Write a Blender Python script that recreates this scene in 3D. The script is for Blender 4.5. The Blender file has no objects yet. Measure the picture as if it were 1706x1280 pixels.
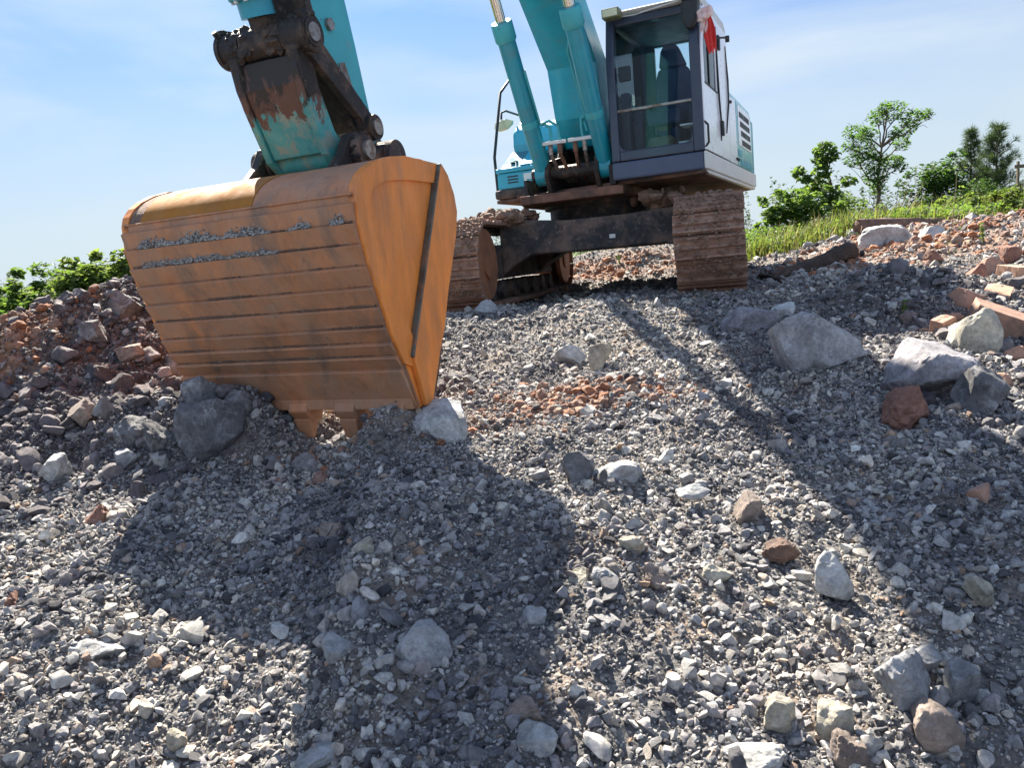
import bpy, bmesh, math, random
import numpy as np
from mathutils import Vector, Matrix

# ------------------------------------------------------------------ camera, sky, sun, exposure
SC = bpy.context.scene
COL = SC.collection
random.seed(7)
RNG = np.random.default_rng(11)


def Rz(a): c, s = math.cos(a), math.sin(a); return np.array([[c, -s, 0], [s, c, 0], [0, 0, 1.0]])
def Rx(a): c, s = math.cos(a), math.sin(a); return np.array([[1.0, 0, 0], [0, c, -s], [0, s, c]])
def Ry(a): c, s = math.cos(a), math.sin(a); return np.array([[c, 0, s], [0, 1.0, 0], [-s, 0, c]])


FPX, PITCH, ROLL, CAMZ = 1335.4, -0.1767, 0.0933, 1.5
CR = Rx(PITCH) @ Ry(ROLL)
cam_data = bpy.data.cameras.new('camera')
cam_data.sensor_width = 36.0
cam_data.lens = 36.0 * FPX / 1706.0
cam_data.clip_start, cam_data.clip_end = 0.05, 3000
cam = bpy.data.objects.new('camera', cam_data)
COL.objects.link(cam)
m = Matrix.Identity(4)
for i in range(3):
    m[i][0], m[i][1], m[i][2] = CR[i, 0], CR[i, 2], -CR[i, 1]
m[2][3] = CAMZ
cam.matrix_world = m
SC.camera = cam

SUN_DIR = Vector((-0.410, 1.531, 1.382)).normalized()      # towards the sun
SUN_EL = math.asin(SUN_DIR.z)
SUN_AZ = math.atan2(SUN_DIR.x, SUN_DIR.y)
world = bpy.data.worlds.new('World')
SC.world = world
world.use_nodes = True
wt = world.node_tree
wn, wl = wt.nodes, wt.links
bg = wn['Background']
sky = wn.new('ShaderNodeTexSky')
sky.sky_type = 'NISHITA'
sky.sun_disc = False
sky.sun_elevation = SUN_EL
sky.sun_rotation = SUN_AZ
sky.altitude = 100
sky.air_density = 1.0
sky.dust_density = 0.8
sky.ozone_density = 2.0
tc = wn.new('ShaderNodeTexCoord')
mp = wn.new('ShaderNodeMapping')
mp.inputs['Scale'].default_value = (0.9, 1.6, 4.2)
mp.inputs['Rotation'].default_value = (0.25, 0.12, 0.3)
cn = wn.new('ShaderNodeTexNoise')
cn.inputs['Scale'].default_value = 1.7
cn.inputs['Detail'].default_value = 7
cn.inputs['Roughness'].default_value = 0.52
cn.inputs['Distortion'].default_value = 0.5
cr = wn.new('ShaderNodeValToRGB')
cr.color_ramp.elements[0].position = 0.43
cr.color_ramp.elements[1].position = 0.72
mixc = wn.new('ShaderNodeMix')
mixc.data_type = 'RGBA'
mixc.inputs[7].default_value = (3.0, 3.35, 3.6, 1)
wl.new(tc.outputs['Generated'], mp.inputs['Vector'])
wl.new(mp.outputs['Vector'], cn.inputs['Vector'])
wl.new(cn.outputs['Fac'], cr.inputs['Fac'])
cm = wn.new('ShaderNodeMath')
cm.operation = 'MULTIPLY'
cm.inputs[1].default_value = 0.85
wl.new(cr.outputs['Color'], cm.inputs[0])
wl.new(cm.outputs[0], mixc.inputs[0])
blue = wn.new('ShaderNodeMix')
blue.data_type = 'RGBA'
blue.blend_type = 'MULTIPLY'
blue.inputs[0].default_value = 1.0
blue.inputs[7].default_value = (0.15, 0.275, 0.45, 1)
wl.new(sky.outputs['Color'], blue.inputs[6])
wl.new(blue.outputs[2], mixc.inputs[6])
cb_n = wn.new('ShaderNodeTexNoise')                      # unseen cloud added overhead and behind, bluish fill light for shaded faces
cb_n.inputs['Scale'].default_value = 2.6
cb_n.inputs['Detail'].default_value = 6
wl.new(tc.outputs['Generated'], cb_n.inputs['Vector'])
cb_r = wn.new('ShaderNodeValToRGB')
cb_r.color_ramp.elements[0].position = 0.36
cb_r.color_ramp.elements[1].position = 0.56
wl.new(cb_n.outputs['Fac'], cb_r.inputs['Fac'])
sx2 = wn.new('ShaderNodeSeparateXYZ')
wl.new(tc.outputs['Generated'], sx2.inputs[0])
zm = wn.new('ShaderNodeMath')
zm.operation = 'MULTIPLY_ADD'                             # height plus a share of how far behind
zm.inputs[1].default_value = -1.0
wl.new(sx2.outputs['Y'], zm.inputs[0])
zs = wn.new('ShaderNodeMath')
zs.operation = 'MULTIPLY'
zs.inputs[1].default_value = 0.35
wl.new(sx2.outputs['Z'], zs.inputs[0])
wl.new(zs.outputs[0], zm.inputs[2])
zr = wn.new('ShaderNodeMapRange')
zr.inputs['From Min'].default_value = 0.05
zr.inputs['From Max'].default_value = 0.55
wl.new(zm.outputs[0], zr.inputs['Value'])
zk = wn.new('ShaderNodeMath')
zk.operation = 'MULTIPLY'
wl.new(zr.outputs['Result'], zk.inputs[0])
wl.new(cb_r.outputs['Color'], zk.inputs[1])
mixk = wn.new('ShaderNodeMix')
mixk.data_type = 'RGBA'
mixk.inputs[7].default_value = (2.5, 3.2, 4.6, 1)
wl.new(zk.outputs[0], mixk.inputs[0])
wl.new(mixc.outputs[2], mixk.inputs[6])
sxyz = wn.new('ShaderNodeSeparateXYZ')
wl.new(tc.outputs['Generated'], sxyz.inputs[0])
hz = wn.new('ShaderNodeMapRange')
hz.interpolation_type = 'SMOOTHSTEP'
hz.inputs['From Min'].default_value = -0.02
hz.inputs['From Max'].default_value = 0.40
hz.inputs['To Min'].default_value = 0.93
hz.inputs['To Max'].default_value = 0.0
wl.new(sxyz.outputs['Z'], hz.inputs['Value'])
mixh = wn.new('ShaderNodeMix')
mixh.data_type = 'RGBA'
mixh.inputs[7].default_value = (2.5, 2.86, 3.1, 1)
wl.new(hz.outputs['Result'], mixh.inputs[0])
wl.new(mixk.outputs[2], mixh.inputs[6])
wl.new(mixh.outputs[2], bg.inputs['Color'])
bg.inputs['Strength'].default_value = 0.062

sun_data = bpy.data.lights.new('sun', 'SUN')
sun_data.energy = 5.0
sun_data.angle = math.radians(0.5)
sun_data.color = (1.0, 0.91, 0.77)
sun = bpy.data.objects.new('sun', sun_data)
COL.objects.link(sun)
sun.rotation_euler = SUN_DIR.to_track_quat('Z', 'Y').to_euler()
sun.location = (0, 0, 30)
SC.view_settings.view_transform = 'Standard'
SC.view_settings.look = 'None'
SC.view_settings.gamma = 1.0
SC.view_settings.exposure = 2.22
SC.render.engine = 'CYCLES'
SC.cycles.max_bounces = 8
SC.cycles.transparent_max_bounces = 12
SC.cycles.caustics_reflective = False
SC.cycles.caustics_refractive = False

# ------------------------------------------------------------------ numpy noise
def _hash(ix, iy, seed):
    h = (ix.astype(np.int64) * 374761393 + iy.astype(np.int64) * 668265263 + seed * 1442695041) & 0x7fffffff
    h = ((h ^ (h >> 13)) * 1274126177) & 0x7fffffff
    return ((h ^ (h >> 16)) & 0xffff) / 65535.0


def vnoise(x, y, seed=0):
    x = np.asarray(x, float); y = np.asarray(y, float)
    ix, iy = np.floor(x), np.floor(y)
    fx, fy = x - ix, y - iy
    fx = fx * fx * (3 - 2 * fx); fy = fy * fy * (3 - 2 * fy)
    a = _hash(ix, iy, seed); b = _hash(ix + 1, iy, seed)
    c = _hash(ix, iy + 1, seed); d = _hash(ix + 1, iy + 1, seed)
    return (a + (b - a) * fx) + ((c + (d - c) * fx) - (a + (b - a) * fx)) * fy - 0.5


def fbm(x, y, seed=0, octv=4, gain=0.5):
    s, a, t = 0, 1.0, 0
    for k in range(octv):
        ang = 0.6 + k * 1.1
        xr = x * math.cos(ang) - y * math.sin(ang); yr = x * math.sin(ang) + y * math.cos(ang)
        s = s + a * vnoise(xr * 2 ** k, yr * 2 ** k, seed + k)
        a *= gain
    return s


def sstep(a, b, v):
    t = np.clip((v - a) / (b - a), 0, 1)
    return t * t * (3 - 2 * t)


def gauss(x, y, cx, cy, rx, ry, ang=0.0):
    dx, dy = x - cx, y - cy
    u = dx * math.cos(ang) + dy * math.sin(ang); v = -dx * math.sin(ang) + dy * math.cos(ang)
    return np.exp(-(u / rx) ** 2 - (v / ry) ** 2)


# ------------------------------------------------------------------ the lie of the land
_PY = np.array([-8, 0.5, 1.3, 1.9, 2.5, 3.3, 4.2, 5.2, 6.2, 7.0, 9, 12, 14, 17, 22, 30, 45, 70, 110, 400.0])
_PZ = np.array([-.6, -.15, .08, .23, .36, .48, .565, .66, .77, .845, .80, .73, .72, .60, .2, -.6, -2.2, -3.5, -4, -4.0])
_pyf = np.linspace(-8, 400, 8161)
_pzf = np.interp(_pyf, _PY, _PZ)
_k = np.hanning(17); _k /= _k.sum()
_pzs = np.convolve(np.pad(_pzf, 8, mode='edge'), _k, mode='valid')


def base_h(x, y):
    x = np.asarray(x, float); y = np.asarray(y, float)
    z = np.interp(y, _pyf, _pzs)
    z = z + 0.72 * gauss(x, y, -2.72, 5.55, 0.85, 0.95, 0.25)             # spoil mound left of the bucket
    z = z + 0.22 * gauss(x, y, -3.7, 5.1, 0.8, 0.9)
    z = z + 0.16 * gauss(x, y, -2.1, 4.35, 0.5, 0.4)
    z = z + 0.18 * gauss(x, y, 2.9, 5.9, 0.7, 0.9)                        # rubble bank on the right
    z = z + 0.10 * gauss(x, y, 2.0, 4.35, 0.45, 0.5)
    z = z + 0.42 * sstep(2.2, 6.5, x) * sstep(6.5, 10.0, y) * (1 - sstep(16, 30, y))   # higher shelf beyond
    z = z + 0.52 * gauss(x, y, 2.3, 14.2, 1.7, 1.1)
    z = z + 0.55 * sstep(9, 16, x) * sstep(10, 18, y) * (1 - sstep(26, 40, y))
    z = z - 1.2 * sstep(-2.5, -6, x) * sstep(6.5, 11, y) * (1 - sstep(40, 60, y))      # ground drops away left
    # soil scraped up round the bucket teeth
    z = z + 0.07 * gauss(x, y, -0.62, 3.95, 0.22, 0.16) + 0.05 * gauss(x, y, -1.5, 4.1, 0.25, 0.2)
    z = z + 0.17 * gauss(x, y, -0.60, 3.97, 0.20, 0.17) + 0.20 * gauss(x, y, -1.42, 4.28, 0.17, 0.22) + 0.10 * gauss(x, y, -1.75, 4.2, 0.25, 0.25)
    z = z - 0.05 * gauss(x, y, -1.0, 4.1, 0.2, 0.3)
    # crawler ruts
    z = z - 0.045 * sstep(-0.62, -0.70, x + 0.02 * np.sin(y * 5)) * (1 - sstep(-1.30, -1.42, x) * 1) * sstep(2.2, 2.6, y) * (1 - sstep(3.5, 3.9, y))
    z = z + 0.05 * gauss(x, y, -0.55, 2.7, 0.13, 0.8) + 0.03 * gauss(x, y, 0.35, 2.6, 0.25, 0.5)
    return z


def height(x, y):
    x = np.asarray(x, float); y = np.asarray(y, float)
    z = base_h(x, y)
    near = 1 - sstep(16, 40, y)
    rough = 0.75 + 1.0 * gauss(x, y, -2.7, 5.0, 1.4, 1.5) + 0.5 * gauss(x, y, 2.9, 5.8, 1.0, 1.5)
    z = z + near * rough * (0.11 * fbm(x * 1.1, y * 1.1, 3, 2) + 0.085 * fbm(x * 3.4, y * 3.4, 9, 3)
                            + 0.040 * np.abs(fbm(x * 11, y * 11, 17, 3)) + 0.012 * fbm(x * 34, y * 34, 23, 2))
    return z + (1 - near) * 0.5 * fbm(x * .08, y * .08, 5, 3)


def ray(px, py):
    d = CR @ np.array([(px - 853) / FPX, 1.0, -(py - 640) / FPX])
    return d


def at(px, py):
    """where the line of sight through a pixel of the photograph meets the ground"""
    d = ray(px, py)
    t = np.linspace(1.2, 60, 8000)
    x, y, z = d[0] * t, d[1] * t, CAMZ + d[2] * t
    g = base_h(x, y)
    k = np.argmax(z < g)
    if k == 0: k = 1500
    return Vector((x[k], y[k], float(height(x[k], y[k]))))


def deep(px, py, Y):
    d = ray(px, py)
    t = Y / d[1]
    return Vector((d[0] * t, Y, CAMZ + d[2] * t))


# ------------------------------------------------------------------ materials
def new_mat(name):
    M = bpy.data.materials.new(name); M.use_nodes = True
    return M, M.node_tree.nodes, M.node_tree.links, M.node_tree.nodes['Principled BSDF']


def rgba(c): return (c[0], c[1], c[2], 1)


def noise_node(n, l, vec, scale, detail=5, rough=0.6, dist=0.0):
    k = n.new('ShaderNodeTexNoise')
    k.inputs['Scale'].default_value = scale; k.inputs['Detail'].default_value = detail
    k.inputs['Roughness'].default_value = rough; k.inputs['Distortion'].default_value = dist
    if vec is not None: l.new(vec, k.inputs['Vector'])
    return k.outputs['Fac']


def ramp(n, l, fac, stops):
    r = n.new('ShaderNodeValToRGB'); e = r.color_ramp.elements
    while len(e) < len(stops): e.new(0.5)
    for i, (p, c) in enumerate(stops):
        e[i].position = p; e[i].color = rgba(c) if not isinstance(c, (int, float)) else (c, c, c, 1)
    l.new(fac, r.inputs['Fac'])
    return r.outputs['Color']


def mixcol(n, l, fac, a, b, mode='MIX'):
    k = n.new('ShaderNodeMix'); k.data_type = 'RGBA'; k.blend_type = mode
    if isinstance(fac, (int, float)): k.inputs[0].default_value = fac
    else: l.new(fac, k.inputs[0])
    for s, v in ((6, a), (7, b)):
        if isinstance(v, tuple): k.inputs[s].default_value = rgba(v)
        else: l.new(v, k.inputs[s])
    return k.outputs[2]


def bump(n, l, P, fac, strength=0.3, dist=0.01):
    b = n.new('ShaderNodeBump'); b.inputs['Strength'].default_value = strength; b.inputs['Distance'].default_value = dist
    l.new(fac, b.inputs['Height']); l.new(b.outputs['Normal'], P.inputs['Normal'])


def worn(name, base, rough=0.5, metal=0.0, layers=(), var=0.15, bmp=0.15, bdist=0.004, stretch=(1, 1, 1), coat=0.0, dent=0.0):
    """paint or metal with patches of wear: layers = (colour, noise scale, lo, hi, roughness detail)"""
    M, n, l, P = new_mat(name)
    t = n.new('ShaderNodeTexCoord'); mpp = n.new('ShaderNodeMapping'); mpp.inputs['Scale'].default_value = stretch
    l.new(t.outputs['Object'], mpp.inputs['Vector']); v = mpp.outputs['Vector']
    f0 = noise_node(n, l, v, 3.5, 6, 0.65)
    c = ramp(n, l, f0, [(0.3, tuple(x * (1 - var) for x in base)), (0.7, tuple(min(1, x * (1 + var)) for x in base))])
    last = None
    for (col, sc, lo, hi, amt) in layers:
        f = noise_node(n, l, v, sc, 8, 0.68, 0.3)
        msk = ramp(n, l, f, [(lo, 0.0), (hi, amt)])
        c = mixcol(n, l, msk, c, col); last = msk
    l.new(c, P.inputs['Base Color'])
    P.inputs['Metallic'].default_value = metal
    fr = noise_node(n, l, v, 9, 5, 0.6)
    l.new(ramp(n, l, fr, [(0.3, rough * 0.8), (0.7, min(1, rough * 1.25))]), P.inputs['Roughness'])
    if coat: P.inputs['Coat Weight'].default_value = coat; P.inputs['Coat Roughness'].default_value = 0.12
    if bmp: bump(n, l, P, noise_node(n, l, v, 45, 6, 0.7), bmp, bdist)
    if dent:
        b2 = n.new('ShaderNodeBump'); b2.inputs['Strength'].default_value = dent; b2.inputs['Distance'].default_value = 0.05
        l.new(noise_node(n, l, t.outputs['Object'], 3.2, 3, 0.5), b2.inputs['Height'])
        b1 = [k for k in n if k.type == 'BUMP' and k != b2]
        if b1: l.new(b2.outputs['Normal'], b1[0].inputs['Normal'])
    return M


MUD = (0.16, 0.085, 0.05)
M = {}
M['teal'] = worn('teal_paint', (0.010, 0.255, 0.345), 0.36, 0, [((0.10, 0.19, 0.18), 4, 0.52, 0.74, 0.55), ((0.17, 0.15, 0.12), 9, 0.60, 0.76, 0.45), ((0.07, 0.04, 0.025), 14, 0.67, 0.72, 0.9)], 0.14, 0.06, coat=0.15, dent=0.12)
M['strip'] = worn('bare_edge_strip', (0.10, 0.115, 0.10), 0.5, 0.3, [((0.25, 0.12, 0.06), 8, 0.5, 0.62, 0.8), ((0.06, 0.05, 0.04), 5, 0.5, 0.6, 0.8)], 0.2, 0.2)
M['teal_old'] = worn('worn_teal_paint', (0.05, 0.27, 0.28), 0.5, 0,
                     [((0.22, 0.24, 0.19), 7, 0.50, 0.62, 0.75), ((0.09, 0.04, 0.028), 6, 0.52, 0.58, 1.0), ((0.02, 0.016, 0.014), 9, 0.58, 0.64, 0.9)], 0.2, 0.25)
M['teal_arm'] = worn('scuffed_teal_paint', (0.04, 0.34, 0.39), 0.42, 0, [((0.20, 0.26, 0.25), 9, 0.58, 0.7, 0.5), ((0.05, 0.03, 0.02), 13, 0.665, 0.69, 1.0)], 0.12, 0.08)
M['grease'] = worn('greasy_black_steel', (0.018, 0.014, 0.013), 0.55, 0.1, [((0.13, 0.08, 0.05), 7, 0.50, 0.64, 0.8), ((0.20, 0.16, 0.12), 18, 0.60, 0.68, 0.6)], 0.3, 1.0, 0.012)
M['steel'] = worn('bare_steel', (0.30, 0.28, 0.26), 0.45, 0.7, [((0.12, 0.07, 0.045), 14, 0.46, 0.60, 0.85)], 0.1, 0.1)
M['chrome'] = worn('rod_chrome', (0.6, 0.6, 0.58), 0.18, 1.0, [], 0.05, 0.0)
M['orange'] = worn('orange_bucket_paint', (0.70, 0.225, 0.040), 0.5, 0,
                   [((0.34, 0.14, 0.06), 3, 0.44, 0.70, 0.75), ((0.52, 0.33, 0.20), 30, 0.67, 0.72, 0.7), ((0.14, 0.07, 0.04), 22, 0.66, 0.74, 0.7), ((0.40, 0.27, 0.16), 9, 0.64, 0.8, 0.3)], 0.18, 0.3, stretch=(2.2, 2.2, 0.6), dent=0.5)
M['orange_clean'] = worn('bright_orange_paint', (0.31, 0.120, 0.012), 0.8, 0, [((0.22, 0.095, 0.025), 6, 0.50, 0.72, 0.7), ((0.16, 0.10, 0.06), 15, 0.62, 0.7, 0.6)], 0.15, 0.2)
M['orange_dirty'] = worn('scraped_orange_plate', (0.42, 0.178, 0.080), 0.6, 0,
                         [((0.31, 0.185, 0.12), 1.6, 0.36, 0.60, 0.85), ((0.15, 0.105, 0.08), 1.9, 0.50, 0.66, 0.75), ((0.36, 0.30, 0.25), 6, 0.60, 0.76, 0.45), ((0.42, 0.19, 0.075), 8, 0.60, 0.74, 0.45), ((0.10, 0.05, 0.03), 17, 0.62, 0.70, 0.7)], 0.2, 0.5, 0.004, stretch=(3.2, 3.2, 0.7), dent=0.6)
M['tracksteel'] = worn('muddy_track_steel', (0.24, 0.135, 0.095), 0.85, 0.0, [((0.33, 0.21, 0.155), 5, 0.45, 0.6, 0.8), ((0.48, 0.42, 0.38), 30, 0.60, 0.67, 0.8), ((0.10, 0.055, 0.045), 16, 0.58, 0.7, 0.7)], 0.25, 0.7, 0.012)
M['idler'] = worn('rusty_idler_face', (0.24, 0.105, 0.055), 0.7, 0.0, [((0.13, 0.06, 0.04), 6, 0.5, 0.7, 0.8)], 0.2, 0.3, stretch=(1, 1, 1))
M['frame'] = worn('dirty_black_frame', (0.030, 0.030, 0.033), 0.85, 0, [((0.16, 0.11, 0.085), 4.0, 0.44, 0.62, 0.85), ((0.28, 0.23, 0.20), 26, 0.58, 0.70, 0.6)], 0.2, 0.5, 0.008)
M['belly'] = worn('rusty_belly_plate', (0.17, 0.080, 0.050), 0.75, 0, [((0.03, 0.022, 0.02), 3, 0.46, 0.62, 0.9)], 0.2, 0.3)
M['soil'] = worn('caked_soil', (0.20, 0.12, 0.085), 0.95, 0, [((0.34, 0.28, 0.23), 18, 0.52, 0.66, 0.8), ((0.10, 0.055, 0.04), 9, 0.5, 0.7, 0.7)], 0.3, 0.9, 0.02)
M['navy'] = worn('dark_navy_paint', (0.022, 0.030, 0.060), 0.40, 0, [((0.12, 0.09, 0.075), 6, 0.60, 0.8, 0.45)], 0.12, 0.05, coat=0.25)
M['navy_base'] = worn('dusty_navy_fascia', (0.055, 0.072, 0.125), 0.45, 0, [((0.15, 0.095, 0.065), 3.5, 0.56, 0.75, 0.5)], 0.1, 0.05)
M['pale'] = worn('pale_grey_paint', (0.80, 0.81, 0.86), 0.3, 0, [], 0.02, 0.0, coat=0.6)
M['skirt'] = worn('light_grey_skirt', (0.58, 0.58, 0.57), 0.4, 0, [((0.30, 0.26, 0.22), 7, 0.6, 0.75, 0.5)], 0.06, 0.03)
M['green_pale'] = worn('green_panel_sheen', (0.10, 0.42, 0.45), 0.3, 0, [((0.45, 0.62, 0.64), 4, 0.50, 0.66, 0.7), ((0.02, 0.25, 0.24), 5, 0.58, 0.64, 0.6)], 0.1, 0.0, coat=0.5)  # pale patches put the sky's reflection into the teal paint
M['blue_box'] = worn('sky_blue_paint', (0.02, 0.34, 0.47), 0.35, 0, [((0.2, 0.26, 0.27), 8, 0.64, 0.8, 0.4)], 0.08, 0.0, coat=0.35)
M['white_step'] = worn('white_step_paint', (0.05, 0.16, 0.22), 0.85, 0, [((0.3, 0.3, 0.28), 8, 0.6, 0.75, 0.4)], 0.05, 0.02)
M['black'] = worn('black_rubber', (0.012, 0.012, 0.014), 0.55, 0, [((0.08, 0.06, 0.05), 9, 0.62, 0.78, 0.5)], 0.2, 0.1)
M['seat'] = worn('navy_seat_cloth', (0.020, 0.030, 0.075), 0.85, 0, [], 0.2, 0.4)
M['interior'] = worn('dark_cab_trim', (0.030, 0.036, 0.055), 0.7, 0, [], 0.2, 0.1)
M['mat'] = worn('muddy_floor_mat', (0.12, 0.085, 0.055), 0.85, 0, [((0.2, 0.15, 0.1), 8, 0.5, 0.65, 0.8)], 0.3, 0.4)
M['paper'] = worn('white_paper', (0.75, 0.76, 0.76), 0.7, 0, [], 0.04, 0)
M['lens'] = worn('yellowed_lens', (0.62, 0.60, 0.38), 0.2, 0, [((0.4, 0.36, 0.2), 20, 0.5, 0.7, 0.5)], 0.08, 0, coat=0.8)
M['lamp_body'] = worn('olive_lamp_body', (0.14, 0.14, 0.07), 0.5, 0, [], 0.1, 0)
M['sticker'] = worn('white_sticker', (0.70, 0.72, 0.72), 0.4, 0, [], 0.04, 0)
M['sticker_orange'] = worn('orange_sticker', (0.75, 0.36, 0.10), 0.4, 0, [], 0.04, 0)
M['rag_red'] = worn('red_cloth', (0.62, 0.035, 0.03), 0.85, 0, [((0.75, 0.3, 0.25), 14, 0.56, 0.72, 0.5)], 0.2, 0.5)
M['rag_pink'] = worn('pinkish_white_cloth', (0.62, 0.40, 0.38), 0.85, 0, [((0.72, 0.62, 0.58), 14, 0.5, 0.62, 0.8)], 0.2, 0.5)
M['brick'] = worn('brown_clay_block', (0.36, 0.205, 0.145), 0.9, 0, [((0.20, 0.13, 0.10), 5, 0.42, 0.62, 0.85), ((0.13, 0.10, 0.09), 11, 0.55, 0.66, 0.7), ((0.5, 0.34, 0.25), 15, 0.6, 0.75, 0.6)], 0.15, 0.5, 0.006)
M['brick_pale'] = worn('pale_orange_block', (0.48, 0.28, 0.19), 0.85, 0, [((0.38, 0.2, 0.13), 6, 0.55, 0.7, 0.7)], 0.15, 0.5, 0.006)
M['dirt'] = worn('dark_packed_dirt', (0.10, 0.060, 0.042), 0.95, 0, [((0.20, 0.15, 0.12), 40, 0.54, 0.64, 0.8)], 0.3, 0.6)
M['ledge'] = worn('packed_grey_gravel', (0.27, 0.265, 0.26), 0.9, 0, [((0.10, 0.095, 0.095), 70, 0.48, 0.56, 0.9), ((0.50, 0.48, 0.45), 85, 0.56, 0.62, 0.9)], 0.3, 0.6)
M['redclod'] = worn('red_clay_clod', (0.21, 0.105, 0.078), 0.95, 0, [((0.34, 0.16, 0.10), 12, 0.5, 0.7, 0.7), ((0.3, 0.27, 0.25), 16, 0.58, 0.66, 0.7)], 0.25, 0.9, 0.02)
M['bark'] = worn('dark_wet_bark', (0.050, 0.034, 0.026), 0.9, 0, [((0.16, 0.10, 0.075), 7, 0.52, 0.68, 0.8)], 0.3, 0.9, 0.02, stretch=(1, 1, 1))
M['bark_red'] = worn('weathered_timber', (0.13, 0.08, 0.062), 0.9, 0, [((0.24, 0.15, 0.11), 7, 0.5, 0.66, 0.8), ((0.04, 0.03, 0.025), 5, 0.55, 0.7, 0.8)], 0.3, 0.9, 0.02)
M['trunk'] = worn('grey_brown_bark', (0.12, 0.09, 0.065), 0.9, 0, [], 0.3, 0.6, 0.01)


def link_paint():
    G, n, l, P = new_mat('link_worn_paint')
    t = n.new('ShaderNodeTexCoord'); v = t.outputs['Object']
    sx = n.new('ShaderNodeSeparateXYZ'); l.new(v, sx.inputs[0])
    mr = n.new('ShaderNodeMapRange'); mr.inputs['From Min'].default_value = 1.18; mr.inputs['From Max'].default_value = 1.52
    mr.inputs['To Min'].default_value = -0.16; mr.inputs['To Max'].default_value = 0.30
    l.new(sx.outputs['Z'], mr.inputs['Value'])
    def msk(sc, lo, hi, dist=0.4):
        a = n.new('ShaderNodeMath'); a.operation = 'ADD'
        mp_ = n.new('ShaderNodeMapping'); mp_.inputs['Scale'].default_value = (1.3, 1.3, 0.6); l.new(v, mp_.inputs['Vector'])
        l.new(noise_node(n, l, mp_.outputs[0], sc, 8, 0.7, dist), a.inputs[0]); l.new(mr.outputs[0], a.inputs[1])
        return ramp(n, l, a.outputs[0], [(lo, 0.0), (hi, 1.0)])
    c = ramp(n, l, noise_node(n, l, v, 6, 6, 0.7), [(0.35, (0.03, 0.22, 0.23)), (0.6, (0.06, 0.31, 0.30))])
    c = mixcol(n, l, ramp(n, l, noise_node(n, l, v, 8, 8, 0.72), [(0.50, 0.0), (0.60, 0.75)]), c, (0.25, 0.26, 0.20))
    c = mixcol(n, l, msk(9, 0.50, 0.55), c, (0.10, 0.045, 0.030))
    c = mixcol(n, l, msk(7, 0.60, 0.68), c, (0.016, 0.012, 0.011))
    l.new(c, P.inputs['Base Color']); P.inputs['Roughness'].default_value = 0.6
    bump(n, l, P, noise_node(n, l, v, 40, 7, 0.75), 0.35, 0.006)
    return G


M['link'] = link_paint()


def rock_mat(name, stops, vein=None, tint=None, patch=False):
    """broken stone: tone differs from stone to stone, speckled and bumpy"""
    R, n, l, P = new_mat(name)
    oi = n.new('ShaderNodeObjectInfo'); t = n.new('ShaderNodeTexCoord')
    base = ramp(n, l, oi.outputs['Random'], stops)
    if patch:
        lo = n.new('ShaderNodeTexNoise'); lo.inputs['Scale'].default_value = 1.5; lo.inputs['Detail'].default_value = 6; lo.inputs['Roughness'].default_value = 0.68
        l.new(oi.outputs['Location'], lo.inputs['Vector'])
        base = mixcol(n, l, 1.0, base, ramp(n, l, lo.outputs['Fac'], [(0.34, (0.38, 0.37, 0.40)), (0.47, (0.80, 0.79, 0.80)), (0.60, (1.08, 1.05, 1.0)), (0.72, (0.86, 0.74, 0.64))]), 'MULTIPLY')
    va = n.new('ShaderNodeVectorMath'); va.operation = 'ADD'
    l.new(t.outputs['Object'], va.inputs[0]); l.new(oi.outputs['Location'], va.inputs[1])
    f = noise_node(n, l, va.outputs[0], 2.2 if vein is None else 7, 7, 0.7, 0.4)
    c = mixcol(n, l, 1.0, base, ramp(n, l, f, [(0.28, 0.45), (0.5, 1.0), (0.72, 1.5)]), 'MULTIPLY')
    if vein:
        c = mixcol(n, l, 1.0, c, ramp(n, l, noise_node(n, l, va.outputs[0], 38, 8, 0.8), [(0.32, 0.55), (0.5, 1.0), (0.68, 1.4)]), 'MULTIPLY')
    if vein:
        f2 = noise_node(n, l, va.outputs[0], vein[1] * .8, 9, 0.72, 0.5)
        v1 = ramp(n, l, f2, [(0.478, 0.0), (0.5, vein[2]), (0.512, 0.0)])
        v2 = ramp(n, l, noise_node(n, l, va.outputs[0], vein[1] * .9, 4, 0.6), [(0.46, 0.0), (0.58, 1.0)])
        c = mixcol(n, l, mixcol(n, l, 1.0, v1, v2, 'MULTIPLY'), c, vein[0])
        f3 = noise_node(n, l, va.outputs[0], vein[1] * 2.7, 8, 0.75, 0.4)
        c = mixcol(n, l, ramp(n, l, f3, [(0.52, 0.0), (0.72, vein[2] * 0.65)]), c, vein[0])
    if tint:
        f4 = noise_node(n, l, va.outputs[0], 5, 6, 0.7)
        c = mixcol(n, l, ramp(n, l, f4, [(0.5, 0.0), (0.66, 0.75)]), c, tint)
    l.new(c, P.inputs['Base Color'])
    P.inputs['Roughness'].default_value = 0.82
    P.inputs['Specular IOR Level'].default_value = 0.35
    bump(n, l, P, noise_node(n, l, va.outputs[0], 9 if vein is None else 22, 9, 0.8), 0.6 if vein is None else 1.0, 0.05 if vein is None else 0.035)
    return R


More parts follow.
